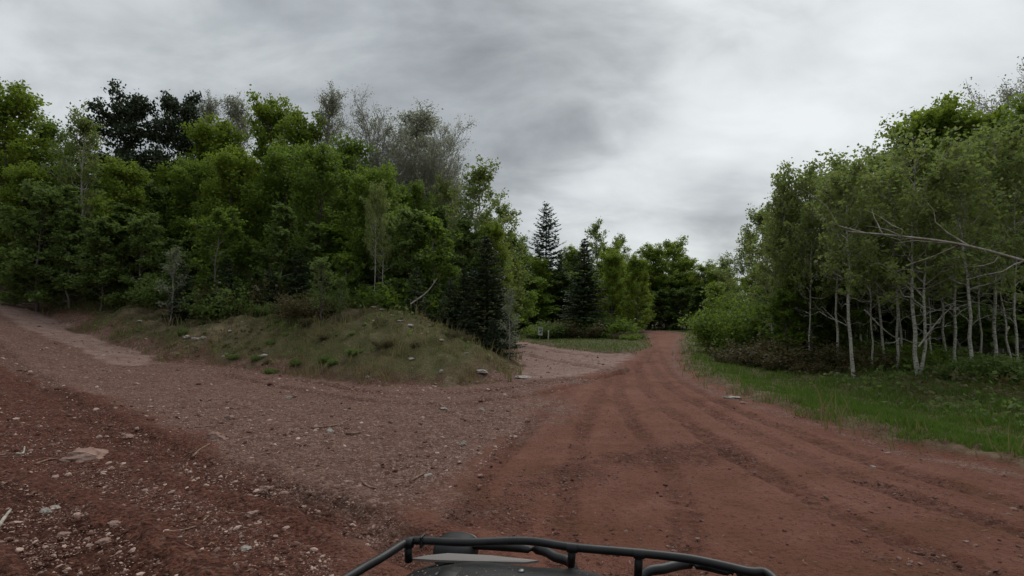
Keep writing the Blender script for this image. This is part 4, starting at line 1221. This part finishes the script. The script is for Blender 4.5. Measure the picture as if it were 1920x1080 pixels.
ROCKS = [  # u, v, width px, flatness, material, label
    (404, 824, 34, .55, 'rock_pink', 'rounded pinkish rock, the largest on the gravel left of centre'),
    (155, 861, 76, .30, 'rock_pink', 'long flat pinkish slab lying in the rubble at left'),
    (430, 786, 19, .6, 'rock_pink', 'pale angular stone above the rounded pinkish rock'),
    (473, 968, 28, .45, 'rock_pink', 'smooth reddish stone low in the churned rubble'),
    (497, 919, 30, .4, 'rock_pink', 'flat pinkish stone above the smooth reddish stone'),
    (85, 962, 18, .5, 'rock_pale', 'small whitish stone in the rubble near left picture edge'),
    (104, 952, 14, .4, 'rock_pale', 'tiny whitish stone just above another near left edge'),
    (119, 1003, 18, .5, 'rock_pink', 'pinkish stone below two whitish stones at left'),
    (214, 986, 22, .5, 'rock_pink', 'brownish stone half sunk in the lower left rubble'),
    (337, 1010, 9, .8, 'rock_pale', 'pale pebble beside a thin twig at lower left'),
    (461, 1031, 22, .4, 'rock_pale', 'pale flat stone at the bottom left of the rack'),
    (194, 1018, 20, .5, 'rock_pink', 'reddish stone near the bottom of the left rubble'),
    (12, 1065, 20, .6, 'rock_pink', 'pinkish stone in the bottom left corner'),
    (240, 821, 18, .5, 'rock_pink', 'pinkish stone above the long flat slab'),
    (619, 811, 17, .6, 'rock_pale', 'pale stone beside the dark curved stick'),
    (869, 835, 15, .8, 'rock_pale', 'upright pale stone on the gravel near the red track'),
    (885, 846, 10, .7, 'rock_pink', 'little pinkish stone right of the upright pale stone'),
    (903, 769, 15, .5, 'rock_pale', 'pale stone on gravel below the right end of mound'),
    (832, 768, 17, .4, 'rock_pale', 'flat pale stone on gravel below the mound slope'),
    (542, 748, 13, .5, 'rock_pale', 'pale stone on the upper gravel left of centre'),
    (690, 708, 12, .6, 'rock_pale', 'whitish stone at foot of the mound, middle'),
    (672, 916, 22, .5, 'rock_pink', 'pinkish stone among coarse gravel at lower centre'),
    (803, 892, 16, .5, 'rock_pale', 'pale stone at the tip of the short split stick'),
    (901, 893, 12, .6, 'rock_pink', 'small pink stone on gravel margin of the red track'),
    (1075, 719, 9, .8, 'rock_pale', 'small white stone alone at the edge of the red track'),
    (1636, 877, 9, .6, 'rock_pale', 'small white stone on the red track at right'),
    (1665, 851, 12, .5, 'rock_pink', 'pinkish stone at the right grass edge'),
    (1812, 1018, 9, .5, 'rock_pink', 'lone pebble on the red track at lower right'),
    (980, 709, 44, .22, 'rock_pale', 'pale cracked slab where the mound meets the branch track'),
    (903, 699, 38, .32, 'rock_pale', 'whitish slab in the grass at right foot of the mound'),
    (772, 674, 16, .4, 'rock_pale', 'flat whitish stone alone on the mound front'),
    (827, 698, 14, .7, 'rock_grey', 'grey stone at the foot of the mound slope'),
    (352, 634, 18, .5, 'rock_pale', 'whitish stone left in the pale patch on the left bank'),
    (368, 637, 22, .45, 'rock_pale', 'largest whitish stone in the pale patch on left bank'),
    (382, 634, 14, .6, 'rock_pale', 'whitish stone right in the pale patch on the left bank'),
    (262, 603, 12, .5, 'rock_pale', 'small whitish stone high on the left bank'),
    (430, 622, 10, .5, 'rock_pale', 'small whitish stone right of the pale patch on bank'),
    (419, 669, 9, .7, 'rock_pale', 'white pebble low on the left bank'),
    (492, 668, 24, .35, 'rock_grey', 'grey flat stones showing at left foot of mound'),
    (684, 573, 16, .4, 'rock_pale', 'topmost pale stone on the mound crest'),
    (700, 577, 14, .4, 'rock_pale', 'second pale stone from the top of mound crest'),
    (717, 582, 18, .35, 'rock_pale', 'third pale stone from the top of mound crest'),
    (735, 592, 14, .4, 'rock_pale', 'fourth pale stone from the top of mound crest'),
    (750, 603, 18, .35, 'rock_pale', 'fifth pale stone down the mound crest'),
    (768, 611, 20, .35, 'rock_pale', 'lowest and broadest of the pale crest stones'),
    (828, 638, 14, .4, 'rock_pale', 'pale stone halfway down the right mound slope'),
    (874, 663, 12, .4, 'rock_grey', 'grey stone low on the right mound slope'),
    (1372, 747, 32, .25, 'rock_pale', 'pale flat stone at the crumbling right track edge'),
    (1390, 757, 14, .4, 'rock_pink', 'pinkish stone below the pale flat edge stone'),
]
for i, (u, v, w, fl, mat, lab) in enumerate(ROCKS):
    x, y, z = hit(u, v)
    dd = math.hypot(x, y)
    s = w / FPX * dd * (0.5 if v > 715 else 0.38)
    o = obj('rock', rock_mesh(300 + i, s, s * .75, max(s * fl, .012), mat), None, (x, y, z + max(s * fl, .012) * .25), (0, 0, TREE_RNG.uniform(-.35, .35)))
    tag(o, lab, 'rock')

STICKS = [  # end points in the photograph, radius, material, label
    ((583, 804), (625, 800), (655, 789), .016, 'stick', 'dark curved stick lying on the gravel left of centre'),
    ((649, 815), (664, 815), (678, 813), .018, 'stick', 'short straight stick right of the dark curved stick'),
    ((769, 905), (783, 897), (797, 889), .014, 'stick', 'short split stick on gravel before the rack'),
    ((308, 1001), (340, 997), (368, 989), .010, 'stick', 'thin light twig in the lower left rubble'),
    ((361, 858), (375, 845), (393, 834), .014, 'stick', 'stick leaning beside the rounded pinkish rock'),
    ((-4, 992), (9, 974), (20, 959), .016, 'dead_wood', 'pale stick at the left picture edge'),
    ((335, 1020), (348, 1024), (362, 1030), .009, 'stick', 'short twig below the thin light twig'),
    ((365, 802), (384, 801), (402, 799), .010, 'stick', 'thin straight twig above the rounded pinkish rock'),
    ((66, 872), (90, 864), (112, 861), .011, 'stick', 'twig at the left end of the long flat slab'),
    ((30, 853), (43, 852), (46, 840), .014, 'dead_wood', 'bent pale stick near the left picture edge'),
    ((681, 907), (692, 915), (706, 918), .013, 'stick', 'curved bark strip among coarse gravel'),
]
for a, b, c, r, mat, lab in STICKS:
    P = [np.array(hit(*p)) + np.array([0, 0, r * .9]) for p in (a, b, c)]
    P = np.array(catmull([tuple(p) for p in P], 4))
    o0 = P.mean(0)
    rad = r * np.linspace(1.0, .55, len(P)) * (1 + .12 * np.sin(np.arange(len(P)) * 2.1)); 
    P = np.concatenate([P[:1] - (P[1] - P[0]) * .02, P, P[-1:] + (P[-1] - P[-2]) * .02]); rad = np.concatenate([[.001], rad, [.001]])
    vv, ff = tubes([(P - o0, rad)], 7)
    tag(obj('stick', mesh_np('stick', vv, ff, [M[mat]], smooth_shade=True), None, tuple(o0)), lab, 'stick')


def dead_trunk(name, pts, r0, r1, seed, label, n_br=12):
    g = np.random.default_rng(seed)
    P = np.array(catmull(pts, 6)); base = P[0].copy()
    P = P - base
    root = bpy.data.objects.new(name, None); COL.objects.link(root); root.location = base
    tag(root, label, 'dead tree')
    vv, ff = tubes([(P, np.linspace(r0, r1, len(P)))], 8)
    obj('trunk', mesh_np('trunk', vv, ff, [M['dead_wood']], smooth_shade=True), root)
    L = np.linalg.norm(P[-1] - P[0])
    for i in range(n_br):
        k = int(len(P) * (.12 + .85 * (i + g.random()) / n_br)); k = min(k, len(P) - 2)
        t = P[k + 1] - P[k]; t /= np.linalg.norm(t)
        d = t * .6 + rand_dir(g) * .7; d[2] += .1; d /= np.linalg.norm(d)
        l = L * g.uniform(.08, .22); s = np.linspace(0, 1, 5)[:, None]
        q = P[k] + d * s * l + np.cumsum(g.normal(0, l * .05, (5, 3)), 0) * (s > 0)
        vv, ff = tubes([(q, (r1 * .9 + .004) * (1 - s[:, 0] * .8))], 5)
        obj('branch', mesh_np('branch', vv, ff, [M['dead_wood']], smooth_shade=True), root)


def air(u, v, d):
    q = pix_dir(u, v); t = d / q.y
    return (q.x * t, d, CAM_Z + q.z * t)


dead_trunk('fallen_trunk', [(17.8, 13.6, 0.25), air(2100, 545, 13.3), air(1920, 489, 13.1), air(1800, 458, 13.0), air(1690, 443, 13.1), air(1590, 434, 13.4)], .05, .016, 5, 'bleached dead trunk hanging across the right-hand wood near picture edge', 14)
dead_trunk('dead_branch', [air(1722, 650, 14.7), air(1760, 600, 14.5), air(1790, 570, 14.4)], .022, .008, 6, 'bare pale branch slanting up right from the double-stemmed birch', 5)
dead_trunk('dead_branch', [air(1620, 580, 15.6), air(1660, 620, 15.4), air(1690, 640, 15.3)], .018, .008, 7, 'bare pale branch slanting down between nearest and double-stemmed birches', 4)
dead_trunk('dead_branch', [air(770, 570, 18.9), air(800, 548, 18.9), air(820, 522, 19.0)], .028, .010, 8, 'bare dead branch leaning above the mound right of its crest', 4)


# ================================================================== sign and marker post
def plain(name, col, rough=0.6, scale=12.0, var=0.25, metal=0.0, spec=0.4, bump=0.3):
    m = material(name); t = NT(m)
    n = t.noise(scale, 5, .6, t.objco())
    c = t.mix(t.ramp(n, .35, .7), tuple(x * (1 - var) for x in col), col)
    t.principled(c, rough, n, spec, bump, .005, metal)
    return m


M['sign_white'] = plain('sign_paint', (0.60, 0.60, 0.55))
M['sign_black'] = plain('sign_ink', (0.03, 0.03, 0.03))
M['post_grey'] = plain('galvanised_post', (0.22, 0.22, 0.21), .5, 20, .3, .3)
M['post_white'] = plain('post_paint', (0.52, 0.52, 0.46))
M['reflector'] = plain('reflector', (0.70, 0.70, 0.64), .35)


def box(name, cx, cy, cz, sx, sy, sz, mat, parent=None, bevel=0.0):
    import bmesh
    bm = bmesh.new(); bmesh.ops.create_cube(bm, size=1)
    bmesh.ops.scale(bm, vec=(sx, sy, sz), verts=bm.verts)
    if bevel:
        bmesh.ops.bevel(bm, geom=bm.edges[:], offset=bevel, segments=2, affect='EDGES', profile=.5)
    bmesh.ops.translate(bm, vec=(cx, cy, cz), verts=bm.verts)
    me = bpy.data.meshes.new(name); bm.to_mesh(me); bm.free(); me.materials.append(mat)
    return obj(name, me, parent)


sx_, sy_ = (1012 - 960) / FPX * 42.5, 42.5
sg = bpy.data.objects.new('trail_sign', None); COL.objects.link(sg); sg.location = (sx_, sy_, Hgt(sx_, sy_)); sg.rotation_euler = (0, R(4), R(3))
tag(sg, 'small white trail sign with black marks on a thin post', 'sign')
box('post', 0, .03, .35, .05, .03, 1.1, M['post_grey'], sg)
pn = box('panel', 0, 0, .62, .36, .012, .60, M['sign_white'], sg, .003)
for cx, cz, w, h in ((-.10, .79, .035, .14), (.03, .845, .20, .028), (-.03, .79, .035, .10), (.055, .79, .16, .03), (.055, .735, .16, .03), (.118, .762, .035, .055), (-.005, .69, .23, .022)):
    box('lettering', cx, -.0085, cz, w, .003, h, M['sign_black'], pn)
for cx, cz, w, h in ((.0, .535, .12, .085), (-.01, .585, .06, .025), (-.04, .445, .07, .03), (.055, .455, .06, .04)):
    box('symbol', cx, -.0085, cz, w, .003, h, M['sign_black'], pn)
px_ = (1027.5 - 960) / FPX * 42.5
mp_ = bpy.data.objects.new('marker_post', None); COL.objects.link(mp_); mp_.location = (px_, 42.4, Hgt(px_, 42.4)); mp_.rotation_euler = (0, R(2), 0)
tag(mp_, 'short white marker post standing right of the trail sign', 'post')
box('post', 0, 0, .32, .10, .04, .74, M['post_white'], mp_, .008)
box('reflector', 0, -.024, .60, .11, .012, .13, M['reflector'], mp_, .004)

# ================================================================== the quad bike the picture is taken from
M['tube_black'] = plain('black_powder_coat', (0.010, 0.0095, 0.0095), .5, 18, .6, 0, .35, .3)
M['plastic_dark'] = plain('dusty_black_plastic', (0.021, 0.020, 0.021), .6, 9, .7, 0, .25, .5)
M['plastic_grey'] = plain('pale_dusty_cowl', (0.17, 0.150, 0.138), .5, 4, .15, 0, .4, .1)
M['rubber'] = plain('tyre_rubber', (0.02, 0.018, 0.017), .85, 20, .3)
M['steel'] = plain('dull_steel', (0.18, 0.18, 0.18), .4, 20, .3, .8)
M['mud'] = stone_mat('dried_mud', (0.16, 0.09, 0.07), (0.42, 0.34, 0.30))

YAW = 12.0
quad = bpy.data.objects.new('quad_bike', None); COL.objects.link(quad)
quad.location = (-.137, .029, 0.0); quad.rotation_euler = (0, 0, R(-YAW))
tag(quad, 'front of a black quad bike with tubular rack at the bottom of picture', 'quad bike')
QI = (Matrix.Translation(quad.location) @ Matrix.Rotation(R(-YAW), 4, 'Z')).inverted()


def ql(u, v, z):
    x, y = px2g(u, v, z)
    p = QI @ Vector((x, y, z)); return (p.x, p.y, p.z)


def tube_part(name, pts, r, parent, mat='tube_black', n=6, sides=12):
    P = np.array(catmull(pts, n)) if len(pts) > 2 else np.array(pts)
    tv, tf = tubes([(P, np.full(len(P), r))], sides)
    k = len(tv); caps = [list(range(sides))[::-1], list(range(k - sides, k))]
    return obj(name, mesh_np(name, tv, [tf, np.array(caps)], [M[mat]], smooth_shade=True), parent)


rail = [(-.50, .62, .985), (-.575, .95, .99), ql(655, 1081, .995), ql(715, 1046, 1.0), ql(762, 1017, 1.0), ql(790, 1013.5, 1.0), ql(870, 1017, 1.0), ql(985, 1014, 1.0), ql(1073, 1026, 1.0), ql(1197, 1037, 1.0), ql(1300, 1049, 1.0), ql(1400, 1071, .995), ql(1450, 1084, .99), (.50, 1.15, .985), (.52, .90, .985), (.46, .62, .985)]
rk = tube_part('rack_rail', rail, .0108, quad)
for pu, pv in ((765, 1018), (1073, 1027), (1198, 1038)):
    blob_c = ql(pu, pv, 1.0); tv, tf = tubes([(np.array([[blob_c[0] - .014, blob_c[1], blob_c[2]], [blob_c[0] + .014, blob_c[1], blob_c[2]]]), np.array([.0125, .0125]))], 12)
    obj('weld', mesh_np('weld', tv, tf, [M['tube_black']], smooth_shade=True), rk)
box('clamp', *ql(792, 1014, 1.0), .006, .030, .030, M['tube_black'], rk, .002)
for a in ((765, 1022, .99, 767, 1052, .945), (1073, 1030, .99, 1070, 1062, .945), (1198, 1042, .99, 1196, 1086, .93)):
    p = ql(*a[:3]); q = ql(*a[3:])
    q = (q[0], p[1] + .004, q[2])
    tube_part('rack_post', [p, q], .0105, quad)
for px0 in (-.30, -.10, .12, .32):
    tube_part('rack_bar', [(px0, .66, .985), (px0, .9, .985), (px0, 1.12, .985)], .009, quad)
tube_part('rack_crossbar', [(-.56, 1.12, .985), (0, 1.125, .985), (.50, 1.12, .985)], .010, quad)
tube_part('rack_crossbar', [(-.52, .70, .985), (0, .70, .985), (.47, .70, .985)], .010, quad)
# bumper bars in front of the nose
tube_part('bumper_bar', [(-.36, 1.50, .70), (-.375, 1.57, .86), ql(850, 1023, .92), ql(900, 1022, .925), ql(1005, 1030, .92), ql(1040, 1044, .92), ql(1075, 1066, .91), (-.02, 1.50, .80), (-.02, 1.48, .6)], .0135, quad)
tube_part('bumper_bar', [(.10, 1.46, .6), (.11, 1.49, .84), ql(1205, 1079, .91), ql(1245, 1066, .92), ql(1295, 1057, .92), ql(1355, 1068, .92), ql(1400, 1082, .91), (.42, 1.54, .82), (.40, 1.48, .66)], .0135, quad)


def loft(name, ys, prof, mat, parent, thick=.012):
    """a moulded panel: prof(y) -> list of (x, z)"""
    rows = [np.array([(x, y, z) for x, z in prof(y)]) for y in ys]
    n = len(rows[0]); V = np.concatenate(rows)
    i = np.arange(len(ys) - 1)[:, None] * n; j = np.arange(n - 1)[None, :]
    F = np.stack([i + j, i + j + 1, i + n + j + 1, i + n + j], -1).reshape(-1, 4)
    o = obj(name, mesh_np(name, V, F, [M[mat]], smooth_shade=True), parent)
    sm_ = o.modifiers.new('thickness', 'SOLIDIFY'); sm_.thickness = thick; sm_.offset = -1
    return o


def hood_prof(y):
    k = max(0.0, (y - 1.20) / .30)
    w = .36 - .04 * k ** 2
    xs = np.linspace(-1, 1, 25)
    out_ = []
    for s in xs:
        z = .972 - .024 * k ** 2 - .045 * abs(s) ** 3 + .003 * math.exp(-((abs(s) - .45) / .10) ** 2) - .006 * math.exp(-(s / .22) ** 2)
        if abs(s) > .93:
            z -= .10 * (abs(s) - .93) / .07
        out_.append((s * w - .13, z))
    return out_


hood = loft('hood', np.concatenate([np.linspace(.35, 1.2, 14), np.linspace(1.23, 1.475, 14)]), hood_prof, 'plastic_dark', quad)
cw = np.array([ql(772, 1047, .952), ql(800, 1041, .954), ql(840, 1037, .955), ql(920, 1041, .955), ql(1010, 1050.5, .953), ql(985, 1054, .951), ql(900, 1052, .953), ql(820, 1050, .953)])
cb_ = cw - np.array([0, 0, .006])
n8 = len(cw)
side_f = [(i, (i + 1) % n8, n8 + (i + 1) % n8, n8 + i) for i in range(n8)]
obj('headlight_cowl', mesh_np('headlight_cowl', np.concatenate([cw, cb_]), [np.array([list(range(n8))[::-1]]), np.array(side_f)], [M['plastic_grey']]), quad)


def blob(name, c, r, mat, parent, sub=3, power=2.6):
    v, f = ico(sub)
    v = np.sign(v) * np.abs(v) ** (2 / power); v = v / np.max(np.abs(v), 0)
    return obj(name, mesh_np(name, v * np.array(r), f, [M[mat]], smooth_shade=True), parent, c)


hl = ql(862, 1021, .915)
pod = blob('headlight', (hl[0] - .01, hl[1] - .005, .898), (.066, .070, .046), 'plastic_dark', quad)
blob('lens', (0, .062, -.004), (.055, .018, .034), 'plastic_grey', pod)
blob('headlight', (.30, 1.50, .885), (.075, .075, .045), 'plastic_dark', quad)
for s in (-1, 1):
    def fend(y, s=s):
        k = (y - .95) / .45
        return [(s * x - .07, .86 + .05 * (1 - k * k) - .10 * max(0, (x - .5) / .16) ** 2 - .02 * abs(k)) for x in np.linspace(.36, .66, 10)]
    loft('fender', np.linspace(.55, 1.36, 12), fend, 'plastic_dark', quad, .008)
    wx = s * .50 - .07
    prof = [(.14, -.105), (.27, -.12), (.315, -.105), (.33, -.05), (.33, .05), (.315, .105), (.27, .12), (.14, .105)]
    th = np.linspace(0, 2 * math.pi, 37)[:-1]
    V = np.array([[(w, r * math.cos(a), r * math.sin(a)) for r, w in prof] for a in th]); n = len(prof)
    i = np.arange(36)[:, None]; j = np.arange(n)[None, :]
    F = np.stack([i * n + j, i * n + (j + 1) % n, ((i + 1) % 36) * n + (j + 1) % n, ((i + 1) % 36) * n + j], -1).reshape(-1, 4)
    wh = bpy.data.objects.new('wheel', None); COL.objects.link(wh); wh.parent = quad; wh.location = (wx, 1.12, .325)
    obj('tyre', mesh_np('tyre', V.reshape(-1, 3), F, [M['rubber']], smooth_shade=True), wh)
    rim = [(.145, -.09), (.12, -.07), (.05, -.03), (.05, .03), (.12, .07), (.145, .09)]
    V = np.array([[(w, r * math.cos(a), r * math.sin(a)) for r, w in rim] for a in th]); n = len(rim)
    j = np.arange(n - 1)[None, :]
    F = np.stack([i * n + j, i * n + j + 1, ((i + 1) % 36) * n + j + 1, ((i + 1) % 36) * n + j], -1).reshape(-1, 4)
    obj('rim', mesh_np('rim', V.reshape(-1, 3), F, [M['steel']], smooth_shade=True), wh)
    tube_part('axle', [(-.07, 1.12, .33), (wx, 1.12, .325)], .025, quad)
box('chassis', -.07, .85, .52, .34, 1.10, .50, M['plastic_dark'], quad, .05)
for bx, by in ((-.34, 1.36), (-.30, 1.22), (.02, 1.36), (.06, 1.22), (-.14, 1.43)):
    bz = float(np.interp(bx, [p[0] for p in hood_prof(by)], [p[1] for p in hood_prof(by)]))
    blob('bolt', (bx, by, bz + .002), (.009, .009, .004), 'steel', hood, 1)
for sx0 in (-.33, .04):
    loft('vent_slat', np.linspace(1.28, 1.40, 4), lambda y, a=sx0: [(a + .02 + .03 * q, .9685 - .024 * max(0, (y - 1.2) / .3) ** 2 + .006 * (1 - abs(q))) for q in (-1, -.5, 0, .5, 1)], 'tube_black', hood, .004)
g = np.random.default_rng(77)
n = 520
hx = g.uniform(-.46, .20, n); hy = g.uniform(1.05, 1.45, n)
hz = np.array([np.interp(a, [p[0] for p in hood_prof(b)], [p[1] for p in hood_prof(b)]) for a, b in zip(hx, hy)])
tag(obj('mud_specks', stones_mesh('mud_specks', hx, hy, hz + .001, .0012 + .0022 * g.random(n) ** 3, g, M['mud'], (.2, .4)), quad), kind='stuff')
